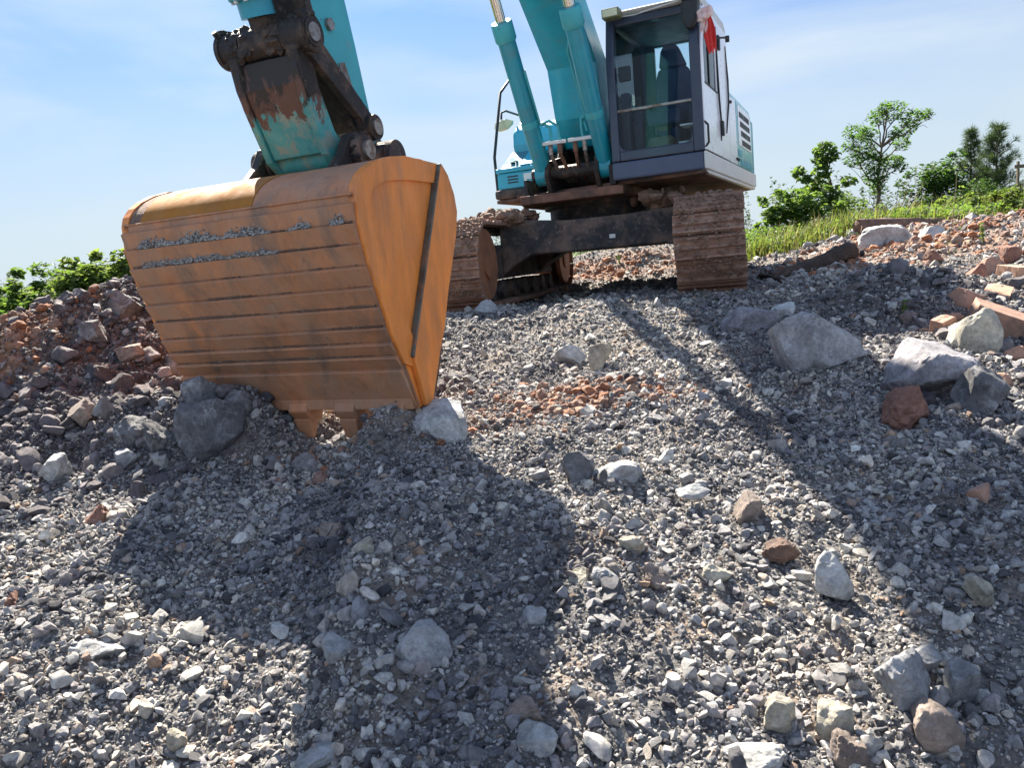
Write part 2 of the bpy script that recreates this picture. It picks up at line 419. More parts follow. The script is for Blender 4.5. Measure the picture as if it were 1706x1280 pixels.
GREYS = [(0.0, (0.055, 0.055, 0.065)), (0.15, (0.17, 0.172, 0.185)), (0.27, (0.47, 0.465, 0.455)), (0.40, (0.28, 0.275, 0.30)),
         (0.55, (0.57, 0.56, 0.53)), (0.66, (0.17, 0.17, 0.18)), (0.74, (0.45, 0.405, 0.355)), (0.82, (0.70, 0.68, 0.62)), (0.88, (0.31, 0.275, 0.29)), (0.945, (0.85, 0.83, 0.77)), (0.988, (0.42, 0.29, 0.21))]
M['gravel'] = rock_mat('mixed_gravel_stone', GREYS, patch=True)
M['clod'] = rock_mat('orange_soil_clod', [(0.0, (0.22, 0.10, 0.06)), (0.3, (0.40, 0.18, 0.095)), (0.55, (0.25, 0.16, 0.125)), (0.8, (0.30, 0.185, 0.14)), (1.0, (0.42, 0.29, 0.21))])
M['rock_grey'] = rock_mat('grey_limestone', [(0.0, (0.33, 0.335, 0.35)), (1.0, (0.41, 0.415, 0.43))], ((0.66, 0.67, 0.68), 5.5, 0.7))
M['rock_dark'] = rock_mat('dark_limestone', [(0.0, (0.13, 0.13, 0.14)), (1.0, (0.20, 0.20, 0.21))], ((0.58, 0.58, 0.60), 4.0, 0.9))
M['rock_pale'] = rock_mat('pale_limestone', [(0.0, (0.46, 0.47, 0.48)), (1.0, (0.58, 0.58, 0.57))], ((0.62, 0.62, 0.61), 6, 0.6))
M['rock_tan'] = rock_mat('tan_stone', [(0.0, (0.44, 0.40, 0.32)), (1.0, (0.55, 0.51, 0.42))], ((0.66, 0.62, 0.52), 7, 0.5))
M['rock_brown'] = rock_mat('brown_stone', [(0.0, (0.28, 0.225, 0.195)), (1.0, (0.36, 0.29, 0.25))], ((0.42, 0.36, 0.31), 7, 0.5))
M['rock_purple'] = rock_mat('purplish_grey_stone', [(0.0, (0.28, 0.275, 0.305)), (1.0, (0.36, 0.35, 0.38))], ((0.36, 0.35, 0.38), 4, 0.5))


def leaf_mat(name, a, b, trans=0.5):
    L, n, l, P = new_mat(name)
    g = n.new('ShaderNodeNewGeometry')
    c = ramp(n, l, g.outputs['Random Per Island'], [(0.0, a), (1.0, b)])
    l.new(c, P.inputs['Base Color']); P.inputs['Roughness'].default_value = 0.65; P.inputs['Specular IOR Level'].default_value = 0.2
    tr = n.new('ShaderNodeBsdfTranslucent')
    k = mixcol(n, l, 1.0, c, (1.3, 1.4, 0.65), 'MULTIPLY'); l.new(k, tr.inputs['Color'])
    mx = n.new('ShaderNodeMixShader'); mx.inputs[0].default_value = trans
    l.new(P.outputs[0], mx.inputs[1]); l.new(tr.outputs[0], mx.inputs[2])
    l.new(mx.outputs[0], n['Material Output'].inputs['Surface'])
    return L


M['leaf'] = leaf_mat('broad_leaf', (0.065, 0.115, 0.035), (0.13, 0.19, 0.06))
M['leaf_dark'] = leaf_mat('dark_leaf', (0.03, 0.065, 0.02), (0.065, 0.125, 0.035), 0.4)
M['leaf_mid'] = leaf_mat('mid_green_leaf', (0.05, 0.10, 0.03), (0.10, 0.18, 0.055), 0.5)
M['leaf_bright'] = leaf_mat('bright_leaf', (0.085, 0.135, 0.04), (0.16, 0.20, 0.075))
M['needle'] = leaf_mat('pine_needle', (0.04, 0.068, 0.036), (0.075, 0.11, 0.055), 0.3)
M['far'] = leaf_mat('far_foliage_hazed', (0.045, 0.068, 0.055), (0.075, 0.10, 0.075), 0.3)  # haze of distance put into the colour as bluish green
M['grass'] = leaf_mat('grass_blade', (0.09, 0.125, 0.035), (0.22, 0.225, 0.09), 0.4)
M['dry'] = leaf_mat('dry_stem', (0.20, 0.15, 0.09), (0.30, 0.24, 0.14), 0.1)


def glass_mat():
    G, n, l, P = new_mat('tinted_glass')
    tr = n.new('ShaderNodeBsdfTransparent'); tr.inputs['Color'].default_value = (0.86, 0.93, 0.95, 1)
    gl = n.new('ShaderNodeBsdfGlossy'); gl.inputs['Roughness'].default_value = 0.02
    fr = n.new('ShaderNodeFresnel'); fr.inputs['IOR'].default_value = 1.28
    mx = n.new('ShaderNodeMixShader')
    l.new(fr.outputs[0], mx.inputs[0]); l.new(tr.outputs[0], mx.inputs[1]); l.new(gl.outputs[0], mx.inputs[2])
    l.new(mx.outputs[0], n['Material Output'].inputs['Surface'])
    return G


M['glass'] = glass_mat()


def ground_mat():
    G, n, l, P = new_mat('stony_ground')
    t = n.new('ShaderNodeTexCoord'); v = t.outputs['Object']
    a = n.new('ShaderNodeAttribute'); a.attribute_name = 'soil'
    b = n.new('ShaderNodeAttribute'); b.attribute_name = 'green'
    f = noise_node(n, l, v, 26, 9, 0.75)
    c = ramp(n, l, f, [(0.30, (0.035, 0.035, 0.038)), (0.46, (0.12, 0.117, 0.118)), (0.60, (0.25, 0.24, 0.23)), (0.72, (0.50, 0.465, 0.41))])  # base kept dark: shade between the stones is put into the colour
    f2 = noise_node(n, l, v, 3.2, 6, 0.6)
    c = mixcol(n, l, ramp(n, l, f2, [(0.46, 0.0), (0.66, 0.6)]), c, (0.30, 0.225, 0.17))
    so = ramp(n, l, noise_node(n, l, v, 14, 8, 0.7), [(0.32, (0.17, 0.085, 0.055)), (0.55, (0.36, 0.185, 0.11)), (0.72, (0.42, 0.28, 0.20))])
    c = mixcol(n, l, a.outputs['Fac'], c, so)
    dk = n.new('ShaderNodeAttribute'); dk.attribute_name = 'dark'
    c = mixcol(n, l, dk.outputs['Fac'], c, ramp(n, l, noise_node(n, l, v, 20, 8, 0.75), [(0.3, (0.03, 0.026, 0.03)), (0.55, (0.085, 0.07, 0.075)), (0.75, (0.17, 0.14, 0.13))]))
    gr = ramp(n, l, noise_node(n, l, v, 2, 6, 0.7), [(0.35, (0.045, 0.075, 0.02)), (0.65, (0.10, 0.13, 0.04))])
    c = mixcol(n, l, b.outputs['Fac'], c, gr)
    l.new(c, P.inputs['Base Color']); P.inputs['Roughness'].default_value = 0.95
    P.inputs['Specular IOR Level'].default_value = 0.2
    vo = n.new('ShaderNodeTexVoronoi'); vo.inputs['Scale'].default_value = 55; l.new(v, vo.inputs['Vector'])
    k = n.new('ShaderNodeMath'); k.operation = 'ADD'
    l.new(noise_node(n, l, v, 60, 8, 0.75), k.inputs[0]); l.new(vo.outputs['Distance'], k.inputs[1])
    bump(n, l, P, k.outputs[0], 0.9, 0.02)
    return G


M['ground'] = ground_mat()

# ------------------------------------------------------------------ mesh helpers
def tag(o, label=None, cat=None, group=None, kind=None):
    if label: o['label'] = label
    if cat: o['category'] = cat
    if group: o['group'] = group
    if kind: o['kind'] = kind
    return o


def np_mesh(name, verts, faces, mat, smooth=False):
    """faces: (n,k) integer array"""
    me = bpy.data.meshes.new(name)
    v = np.asarray(verts, np.float32); f = np.asarray(faces, np.int32)
    me.vertices.add(len(v)); me.vertices.foreach_set('co', v.ravel())
    k = f.shape[1]
    me.loops.add(f.size); me.loops.foreach_set('vertex_index', f.ravel())
    me.polygons.add(len(f)); me.polygons.foreach_set('loop_start', np.arange(0, f.size, k, dtype=np.int32))
    me.polygons.foreach_set('use_smooth', np.full(len(f), smooth))
    me.update(calc_edges=True); me.validate()
    if mat: me.materials.append(mat)
    return me


def link(name, me, parent=None):
    o = bpy.data.objects.new(name, me); COL.objects.link(o)
    if parent is not None: o.parent = parent
    return o


def empty(name, loc, rot=None):
    o = bpy.data.objects.new(name, None); COL.objects.link(o)
    o.empty_display_size = 0.2
    o.location = loc
    if rot is not None: o.rotation_euler = rot
    return o


class MB:
    """collects solids given in (x, forward, up) of a frame, then links them as one mesh"""
    def __init__(s, rot=None):
        s.v, s.f, s.sm, s.mi = [], [], [], []
        s.rot = rot

    def _add(s, vs, fs, smooth=False, mi=0):
        b = len(s.v); s.v += [tuple(p) for p in vs]
        for f in fs:
            s.f.append([b + i for i in f]); s.sm.append(smooth); s.mi.append(mi)

    def box(s, x0, x1, y0, y1, z0, z1, mi=0):
        v = [(x, y, z) for z in (z0, z1) for y in (y0, y1) for x in (x0, x1)]
        s._add(v, [(0, 2, 3, 1), (4, 5, 7, 6), (0, 1, 5, 4), (2, 6, 7, 3), (0, 4, 6, 2), (1, 3, 7, 5)], False, mi)

    def prism(s, pts, x0, x1, axis='x', mi=0, taper=None):
        """a polygon pushed along an axis: for 'x' the points are (forward, up)"""
        def P(a, q):
            if axis == 'x': return (a, q[0], q[1])
            if axis == 'y': return (q[0], a, q[1])
            return (q[0], q[1], a)
        n = len(pts); p2 = taper or pts
        v = [P(x0, q) for q in pts] + [P(x1, q) for q in p2]
        s._add(v, [tuple(range(n))[::-1], tuple(range(n, 2 * n))] + [(i, (i + 1) % n, n + (i + 1) % n, n + i) for i in range(n)], False, mi)

    def tube(s, path, r, seg=10, mi=0, cap=True):
        path = [Vector(p) for p in path]
        rs = r if isinstance(r, (list, tuple)) else [r] * len(path)
        rings = []; up = None
        for i, p in enumerate(path):
            if i == 0: d = path[1] - p
            elif i == len(path) - 1: d = p - path[i - 1]
            else: d = (path[i + 1] - p).normalized() + (p - path[i - 1]).normalized()
            d.normalize()
            if up is None:
                up = d.orthogonal().normalized()
            u = (up - d * up.dot(d)).normalized(); up = u; w = d.cross(u)
            rings.append([p + (u * math.cos(2 * math.pi * k / seg) + w * math.sin(2 * math.pi * k / seg)) * rs[i] for k in range(seg)])
        v = [q for rg in rings for q in rg]; f = []
        for i in range(len(path) - 1):
            for k in range(seg):
                a, b = i * seg + k, i * seg + (k + 1) % seg
                f.append((a, b, b + seg, a + seg))
        s._add(v, f, True, mi)
        if cap:
            s._add(rings[0], [tuple(range(seg))[::-1]], False, mi); s._add(rings[-1], [tuple(range(seg))], False, mi)

    def cylx(s, y, z, r, x0, x1, seg=24, mi=0):
        s.tube([(x0, y, z), (x1, y, z)], r, seg, mi)

    def lump(s, c, r, seed, mi=0, sub=2):
        bm = bmesh.new(); bmesh.ops.create_icosphere(bm, subdivisions=sub, radius=1)
        rr = np.random.default_rng(seed)
        ph = rr.uniform(0, 6, 9)
        v = []
        for q in bm.verts:
            p = q.co
            k = 1 + 0.16 * math.sin(3 * p.x + ph[0]) + 0.14 * math.sin(4 * p.y + ph[1]) + 0.12 * math.sin(5 * p.z + ph[2]) + rr.uniform(-.1, .1)
            v.append((c[0] + p.x * r[0] * k, c[1] + p.y * r[1] * k, c[2] + p.z * r[2] * k))
        s._add(v, [tuple(q.index for q in f.verts) for f in bm.faces], False, mi); bm.free()

    def build(s, name, mats, parent=None, bevel=0.0, seg=2, flip=True):
        v = np.array(s.v, float)
        v[:, 1] *= -1                                  # forward -> -y
        if s.rot is not None: v = v @ s.rot.T
        me = bpy.data.meshes.new(name)
        me.from_pydata([tuple(p) for p in v], [], [f[::-1] for f in s.f])
        for mm in (mats if isinstance(mats, (list, tuple)) else [mats]): me.materials.append(mm)
        me.polygons.foreach_set('use_smooth', s.sm); me.polygons.foreach_set('material_index', s.mi)
        bm = bmesh.new(); bm.from_mesh(me)
        bmesh.ops.recalc_face_normals(bm, faces=bm.faces); bm.to_mesh(me); bm.free()
        o = link(name, me, parent)
        if bevel:
            b = o.modifiers.new('edge', 'BEVEL'); b.width = bevel; b.segments = seg; b.limit_method = 'ANGLE'; b.angle_limit = 0.7
            b.harden_normals = False
        return o


def add_mod_noise(me, amp, scale, seed=0):
    """roughen a mesh along its normals"""
    from mathutils import noise
    off = Vector((seed * 3.1, seed * 1.7, seed * 2.3))
    ns = [v.normal.copy() for v in me.vertices]
    for v, nn in zip(me.vertices, ns):
        v.co += nn * amp * noise.fractal((v.co + off) * scale, 0.9, 2.0, 4)


# ------------------------------------------------------------------ the ground sheet
rows = [-6.0]
while rows[-1] < 420:
    y = rows[-1]
    rows.append(y + (0.25 if y < 0.2 else 0.06 if y < 1.2 else max(0.016, 0.0062 * y) if y < 14 else 0.02 * y))
rows = np.array(rows)
u = np.linspace(-1, 1, 561)
tt = u * (0.42 + 0.58 * u ** 4)
YY = np.repeat(rows[:, None], len(u), 1)
XX = tt[None, :] * (np.maximum(YY, 0) * 1.15 + 3.4)
XX = XX + (YY < 0) * 0
ZZ = height(XX, YY)
nr, nc = XX.shape
idx = np.arange(nr * nc).reshape(nr, nc)
fc = np.stack([idx[:-1, :-1], idx[:-1, 1:], idx[1:, 1:], idx[1:, :-1]], -1).reshape(-1, 4)
gme = np_mesh('ground', np.stack([XX, YY, ZZ], -1).reshape(-1, 3), fc, M['ground'], False)


def soil_amount(x, y):
    s = 1.7 * gauss(x, y, -3.3, 5.0, 0.55, 0.30) + 0.7 * gauss(x, y, -2.85, 5.42, 0.25, 0.12)
    s = s + 1.0 * gauss(x, y, 0.35, 4.35, 0.55, 0.25) + 0.55 * gauss(x, y, 4.6, 9.2, 1.4, 1.1) + 0.6 * gauss(x, y, 3.4, 7.0, 0.5, 0.6)
    s = s + 0.8 * gauss(x, y, 1.5, 13.0, 1.5, 0.6) + 0.5 * gauss(x, y, -0.75, 4.0, 0.4, 0.2)
    s = s + 0.34 * sstep(3.0, 6.0, x) * sstep(7, 9, y) * (1 - sstep(13, 15, y))
    return np.clip(s * (0.9 + 1.3 * fbm(x * 4, y * 4, 41, 4)), 0, 1)


def green_amount(x, y):
    e = 11.6 + 0.9 * fbm(x * .6, y * .6, 51, 3) + 0.25 * np.maximum(0, x - 7) - 1.0 * sstep(8, 11, x)
    e = e + 4.5 * (1 - sstep(2.9, 3.7, x))
    g = sstep(0, 0.9, y - e) * sstep(2.0, 3.2, x)
    g2 = sstep(7.2, 8.2, y) * sstep(-3.2, -4.2, x)
    return np.clip(np.maximum(np.maximum(g, g2), sstep(18, 22, y)), 0, 1)


def mound_w(x, y):
    return np.clip(1.5 * gauss(x, y, -2.5, 4.75, 1.05, 0.85) + 0.8 * gauss(x, y, -2.6, 5.5, .7, .5) + .45 * gauss(x, y, 2.9, 5.2, .8, .9), 0, 1)


for nm, fn in (('soil', soil_amount), ('green', green_amount), ('dark', lambda x, y: mound_w(x, y) * (1 - soil_amount(x, y)) * .9)):
    at_ = gme.attributes.new(nm, 'FLOAT', 'POINT')
    at_.data.foreach_set('value', fn(XX, YY).ravel().astype(np.float32))
ground = link('ground', gme)
tag(ground, kind='structure')

# ------------------------------------------------------------------ broken stone
def chip_mesh(name, seed, sub, planes, mat, dims=(1, 1, 1), noise_amp=0.0, noise_scale=2.0, keep=(0.55, 0.85), smooth_angle=None, chips=0, boxy=1.0):
    """a sphere cut by random planes: an angular stone of about unit half-size"""
    from mathutils import noise
    rr = np.random.default_rng(seed)
    bm = bmesh.new(); bmesh.ops.create_icosphere(bm, subdivisions=sub, radius=1.0)
    V = np.array([v.co for v in bm.verts])
    if boxy != 1.0: V = np.sign(V) * np.abs(V) ** boxy
    for k in range(planes):
        n = rr.normal(size=3); n /= np.linalg.norm(n)
        d = rr.uniform(*keep)
        over = V @ n - d
        V = V - np.outer(np.maximum(over, 0), n)
    for k in range(chips):                       # small flakes knocked off
        n = rr.normal(size=3); n /= np.linalg.norm(n)
        d = (V @ n).max() * rr.uniform(.86, .96)
        V = V - np.outer(np.maximum(V @ n - d, 0), n) * rr.uniform(.7, 1.0)
    V = V * np.array(dims)
    off = rr.uniform(-20, 20, 3)
    if noise_amp:
        for i in range(len(V)):
            p = Vector(V[i]) * noise_scale + Vector(off)
            V[i] *= 1 + noise_amp * (noise.fractal(p, 0.8, 2.1, 5) + (0.25 * noise.ridged_multi_fractal(p * 2.2, 0.9, 2.2, 5, 1.0, 2.0) - .3 if chips else 0))
    for v, co in zip(bm.verts, V): v.co = co
    bmesh.ops.recalc_face_normals(bm, faces=bm.faces)
    me = bpy.data.meshes.new(name); bm.to_mesh(me); bm.free()
    me.materials.append(mat)
    if smooth_angle is not None:
        me.polygons.foreach_set('use_smooth', [True] * len(me.polygons))
        me.set_sharp_from_angle(angle=smooth_angle)
    return me


def scatter(name, protos, pos, rot, scl, label=None):
    """uncountable loose material: one point mesh, stones set on its points"""
    coll = bpy.data.collections.new(name + '_kinds')
    for me in protos:
        coll.objects.link(bpy.data.objects.new(me.name, me))
    me = bpy.data.meshes.new(name)
    me.vertices.add(len(pos)); me.vertices.foreach_set('co', np.asarray(pos, np.float32).ravel())
    for nm, arr in (('rot', rot), ('scl', scl)):
        a = me.attributes.new(nm, 'FLOAT_VECTOR', 'POINT'); a.data.foreach_set('vector', np.asarray(arr, np.float32).ravel())
    me.update()
    o = link(name, me)
    ng = bpy.data.node_groups.new(name, 'GeometryNodeTree')
    ng.interface.new_socket('Geometry', in_out='INPUT', socket_type='NodeSocketGeometry')
    ng.interface.new_socket('Geometry', in_out='OUTPUT', socket_type='NodeSocketGeometry')
    N, L = ng.nodes, ng.links
    gi, go = N.new('NodeGroupInput'), N.new('NodeGroupOutput')
    ci = N.new('GeometryNodeCollectionInfo'); ci.inputs['Collection'].default_value = coll
    ci.inputs['Separate Children'].default_value = True; ci.inputs['Reset Children'].default_value = True
    mtp = N.new('GeometryNodeMeshToPoints')
    ip = N.new('GeometryNodeInstanceOnPoints'); ip.inputs['Pick Instance'].default_value = True
    rv = N.new('FunctionNodeRandomValue'); rv.data_type = 'INT'
    for s_ in rv.inputs:
        if s_.name == 'Max' and s_.type == 'INT': s_.default_value = len(protos) - 1
        if s_.name == 'Min' and s_.type == 'INT': s_.default_value = 0
    na = N.new('GeometryNodeInputNamedAttribute'); na.data_type = 'FLOAT_VECTOR'; na.inputs['Name'].default_value = 'rot'
    nb = N.new('GeometryNodeInputNamedAttribute'); nb.data_type = 'FLOAT_VECTOR'; nb.inputs['Name'].default_value = 'scl'
    e2r = N.new('FunctionNodeEulerToRotation')
    L.new(gi.outputs[0], mtp.inputs['Mesh']); L.new(mtp.outputs[0], ip.inputs['Points'])
    L.new(ci.outputs[0], ip.inputs['Instance'])
    L.new([q for q in rv.outputs if q.type == 'INT' and q.enabled][0], ip.inputs['Instance Index'])
    L.new(na.outputs[0], e2r.inputs[0]); L.new(e2r.outputs[0], ip.inputs['Rotation'])
    L.new(nb.outputs[0], ip.inputs['Scale'])
    L.new(ip.outputs[0], go.inputs[0])
    md = o.modifiers.new('stones', 'NODES'); md.node_group = ng
    tag(o, kind='stuff')
    return o


dimset = [(1, .85, .6), (1, .7, .7), (1, .9, .8), (1, .6, .45), (1, .8, .5), (1, .95, .7), (1, .7, .35), (1, .75, .9)]
PROTO = [chip_mesh('gravel_stone', 100 + k, 3, 15, M['gravel'], dimset[k % 8], 0.035, 3.0, (0.34, 0.72), 0.45) for k in range(22)]
CLODS = [chip_mesh('soil_clod', 300 + k, 2, 4, M['clod'], (1, .9, .75), 0.34, 2.2, (0.6, 0.95)) for k in range(8)]


def sample_zone(y0, y1, per_m2, smin, smax, power, side=0.72, pad=0.5, seed=0):
    r = np.random.default_rng(seed)
    ymid = np.linspace(y0, y1, 60); wid = 2 * (side * ymid + pad)
    area = np.trapz(wid, ymid)
    n = int(area * per_m2)
    y = r.choice(ymid, size=n * 1, p=wid / wid.sum()) + r.uniform(-.5, .5, n) * (y1 - y0) / 59
    x = r.uniform(-1, 1, n) * (side * y + pad)
    q = r.uniform(0, 1, n)
    s = smin * (1 - q * (1 - (smin / smax) ** power)) ** (-1 / power)     # many small, few large
    return x, y, s, r


def put_gravel(name, zones, protos, mask, sink=0.25):
    P, Rr, S = [], [], []
    for z in zones:
        x, y, s, r = sample_zone(**z)
        k = mask(x, y, r)
        x, y, s = x[k], y[k], s[k]
        h = height(x, y)
        half = s * 0.5
        P.append(np.stack([x, y, h + half * (0.55 - sink * 2 * r.uniform(0.2, 1.0, len(x)))], 1))
        rot = np.stack([r.normal(0, 0.55, len(x)), r.normal(0, 0.55, len(x)), r.uniform(0, 6.28, len(x))], 1)
        Rr.append(rot); S.append(np.repeat((half * r.uniform(.85, 1.2, len(x)))[:, None], 3, 1))
    return scatter(name, protos, np.concatenate(P), np.concatenate(Rr), np.concatenate(S))


def stone_mask(x, y, r):
    p = 1 - 0.8 * soil_amount(x, y)
    p = p * (1 - 0.97 * green_amount(x, y)) * (1 - 0.8 * mound_w(x, y))
    p = p * (0.55 + 0.45 * sstep(-0.25, 0.12, fbm(x * 1.6, y * 1.6, 77, 3)))
    return r.uniform(0, 1, len(x)) < p


put_gravel('fine_gravel', [
    dict(y0=1.2, y1=3.2, per_m2=12500, smin=.008, smax=.030, power=1.7, seed=1),
    dict(y0=3.2, y1=5.2, per_m2=13500, smin=.011, smax=.034, power=1.6, seed=2),
    dict(y0=5.2, y1=8.0, per_m2=2600, smin=.016, smax=.045, power=1.5, seed=3),
    dict(y0=8.0, y1=14., per_m2=360, smin=.03, smax=.07, power=1.5, seed=4)], PROTO, stone_mask)
put_gravel('gravel', [
    dict(y0=1.2, y1=3.2, per_m2=1350, smin=.026, smax=.075, power=2.0, seed=5),
    dict(y0=3.2, y1=5.4, per_m2=760, smin=.030, smax=.085, power=2.0, seed=6),
    dict(y0=5.4, y1=8.0, per_m2=280, smin=.035, smax=.10, power=2.0, seed=7),
    dict(y0=8.0, y1=14., per_m2=55, smin=.05, smax=.16, power=1.8, seed=8)], PROTO, stone_mask)


def rubble_mask(x, y, r):
    w = 0.30 + 0.1 * gauss(x, y, -2.7, 4.9, 1.2, 1.2) + 0.8 * gauss(x, y, 2.9, 5.6, 0.9, 1.2) + .5 * gauss(x, y, 0.8, 1.5, 1.6, .35)
    w = w + 0.8 * gauss(x, y, -0.55, 2.6, 0.14, 0.8) + 0.5 * sstep(2.5, 4, x) * sstep(6, 8, y)
    return r.uniform(0, 1, len(x)) < w * (1 - 0.97 * green_amount(x, y))


put_gravel('stone_rubble', [
    dict(y0=1.3, y1=3.4, per_m2=150, smin=.055, smax=.12, power=2.4, seed=9),
    dict(y0=3.4, y1=7.0, per_m2=62, smin=.06, smax=.17, power=2.3, seed=10),
    dict(y0=7.0, y1=14., per_m2=16, smin=.08, smax=.26, power=2.2, seed=12)], PROTO, rubble_mask, 0.30)
put_gravel('soil_clods', [
    dict(y0=3.6, y1=6.5, per_m2=2600, smin=.014, smax=.09, power=1.5, seed=13),
    dict(y0=6.5, y1=14., per_m2=420, smin=.03, smax=.16, power=1.6, seed=14)], CLODS,
    lambda x, y, r: r.uniform(0, 1, len(x)) < soil_amount(x, y) ** 1.5 * (1 - green_amount(x, y)), 0.3)


M['dark_clod'] = rock_mat('dark_mound_stone', [(0.0, (0.07, 0.062, 0.068)), (0.5, (0.14, 0.125, 0.135)), (0.8, (0.20, 0.175, 0.18)), (1.0, (0.30, 0.28, 0.28))])
DARKS = [chip_mesh('mound_stone', 400 + k, 3, 10, M['dark_clod'], dimset[k % 8], 0.14, 2.4, (0.40, 0.8), 0.5) for k in range(10)]


put_gravel('mound_rubble', [
    dict(y0=3.4, y1=6.6, per_m2=420, smin=.03, smax=.19, power=1.5, seed=15),
    dict(y0=3.4, y1=6.6, per_m2=6500, smin=.012, smax=.04, power=1.5, seed=16)], DARKS,
    lambda x, y, r: r.uniform(0, 1, len(x)) < mound_w(x, y) * (1 - 0.85 * soil_amount(x, y)), 0.3)
# ------------------------------------------------------------------ boulders, blocks and logs that can be told apart
def rock(px, py, w, h, mat, label, seed, cat='rock', name='boulder', planes=11, depth=None, tilt=(0, 0, 0), sink=0.45, namp=0.10, keep=(0.42, 0.82), sub=5, back=0.30, boxy=0.8):
    """px, py: foot of the stone in the photograph; w, h its size there"""
    p = at(px, py - 0.10 * h)
    dist = (Vector((p.x, p.y, p.z)) - Vector((0, 0, CAMZ))).length
    W = w * p.y / FPX; H = h * dist / FPX * 0.92
    D = depth or (W * 0.5 + H * 0.5)
    th = math.atan2(CAMZ - p.z, p.y)
    H = max(.30 * W, .34 * H, (h * dist / FPX - .6 * D * math.sin(th)) / math.cos(th))
    me = chip_mesh(name, seed, sub, planes, M[mat], (1, 1, 1), namp, 1.7, keep, 0.5, 14, boxy)
    v = np.empty(len(me.vertices) * 3, np.float32); me.vertices.foreach_get('co', v); v = v.reshape(-1, 3)
    lo, hi = v.min(0), v.max(0)
    v = (v - (lo + hi) / 2) / (hi - lo) * np.array([W, D, H * (1 + sink)])
    me.vertices.foreach_set('co', v.ravel().astype(np.float32)); me.update()
    o = link(name, me)
    o.location = (p.x, p.y + D * back, float(base_h(p.x, p.y)) + H * (1 + sink) / 2 - H * sink)
    o.rotation_euler = tilt
    tag(o, label, cat)
    return o


def block(px, py, size, rot, mat, label, seed, dz=0.0):
    p = at(px, py)
    bm = bmesh.new(); bmesh.ops.create_cube(bm, size=1)
    bmesh.ops.subdivide_edges(bm, edges=bm.edges, cuts=7, use_grid_fill=True)
    rr = np.random.default_rng(seed)
    pl = [(n / np.linalg.norm(n), rr.uniform(.56, .70)) for n in rr.normal(size=(7, 3))]
    from mathutils import noise
    for v in bm.verts:
        c = np.array(v.co)
        for n, d in pl:
            ov = c @ n - d
            if ov > 0: c = c - n * ov
        c = c * (1 + .035 * noise.fractal(Vector(c) * 3 + Vector((seed, 0, 0)), .9, 2, 4))
        v.co = Vector(c) * 1.0
        v.co = Vector((v.co.x * size[0], v.co.y * size[1], v.co.z * size[2]))
    me = bpy.data.meshes.new('clay_block'); bm.to_mesh(me); bm.free(); me.materials.append(M[mat])
    o = link('clay_block', me); o.location = (p.x, p.y + size[1] * .3, float(base_h(p.x, p.y)) + dz)
    o.rotation_euler = rot
    tag(o, label, 'block')
    b = o.modifiers.new('edge', 'BEVEL'); b.width = .006; b.segments = 2; b.limit_method = 'ANGLE'; b.angle_limit = 0.6
    return o


rock(1374, 622, 150, 98, 'rock_grey', 'biggest angular grey boulder on the slope, with a broad shaded face', 501, planes=7, depth=.42, tilt=(0, .06, .25), keep=(.62, .85), namp=.05, boxy=.5, sink=.25)
rock(1253, 566, 92, 52, 'rock_purple', 'low blue-grey boulder just left of the biggest grey boulder', 512, planes=12)
rock(1309, 541, 42, 34, 'rock_pale', 'small pale layered rock behind the low blue-grey boulder', 503, 'rock', 'rock')
rock(1575, 668, 150, 96, 'rock_purple', 'wide purplish-grey slab half buried in the bank below the clay blocks', 504, planes=8, tilt=(.0, .30, .2), sink=.3, depth=.55)
rock(1517, 712, 78, 62, 'redclod', 'red-brown clay clod sitting at the foot of the half-buried slab', 505, 'clod', 'clay_clod', namp=.22)
rock(1640, 597, 84, 74, 'rock_tan', 'rounded olive-grey boulder under the brown clay blocks', 506, planes=6, namp=.08, tilt=(0, .35, 0), keep=(.7, .95))
rock(1650, 700, 80, 78, 'rock_dark', 'dark jagged rock on the bank right of the half-buried slab', 507, planes=10)
rock(342, 762, 118, 90, 'rock_dark', 'big dark grey boulder with white streaks in front of the bucket', 508, planes=8, tilt=(0, .15, 0), sink=.35, keep=(.55, .85), namp=.06)
rock(260, 765, 58, 60, 'rock_dark', 'dark angular rock leaning on the left of the white-streaked boulder', 509)
rock(218, 742, 62, 42, 'rock_dark', 'flat-topped black rock at the foot of the spoil mound', 510, planes=9)
rock(335, 690, 70, 60, 'rock_dark', 'dark rock wedged behind the white-streaked boulder against the bucket', 533)
rock(385, 720, 60, 58, 'rock_dark', 'shadowed dark rock under the lip of the orange bucket', 534)
rock(300, 640, 60, 46, 'rock_brown', 'brownish rock on the mound touching the side of the bucket', 535)
rock(729, 731, 104, 62, 'rock_pale', 'pale blue-grey squarish block by the right corner of the bucket', 511, planes=5, keep=(.7, .85), namp=.05, depth=.24, boxy=.42)
rock(966, 808, 60, 56, 'rock_dark', 'dark split rock with a bright top, left one of a touching pair', 513, planes=7)
rock(1034, 812, 92, 46, 'rock_grey', 'low grey rock with dark shaded front, right one of a touching pair', 514, planes=8)
rock(710, 1138, 104, 92, 'rock_grey', 'large white-veined grey rock in the arm shadow, centre of the slope', 515, planes=10, sink=.35, namp=.08)
rock(563, 1118, 62, 56, 'rock_pale', 'pale pointed rock with a rusty edge beside the white-veined rock', 516, planes=9, tilt=(0, -.5, 0))
rock(606, 946, 46, 48, 'rock_tan', 'beige faceted stone standing at the edge of the bucket shadow', 517, 'rock', 'rock', planes=8)
rock(552, 905, 40, 32, 'rock_brown', 'pinkish brown stone above the beige faceted stone', 518, 'rock', 'rock')
rock(1395, 995, 64, 66, 'rock_pale', 'whitish faceted rock at the left border of the boom shadow', 519, planes=9)
rock(1518, 1198, 96, 96, 'rock_grey', 'tall grey-blue rock at lower right, largest of the three there', 520, planes=9, keep=(.5, .8))
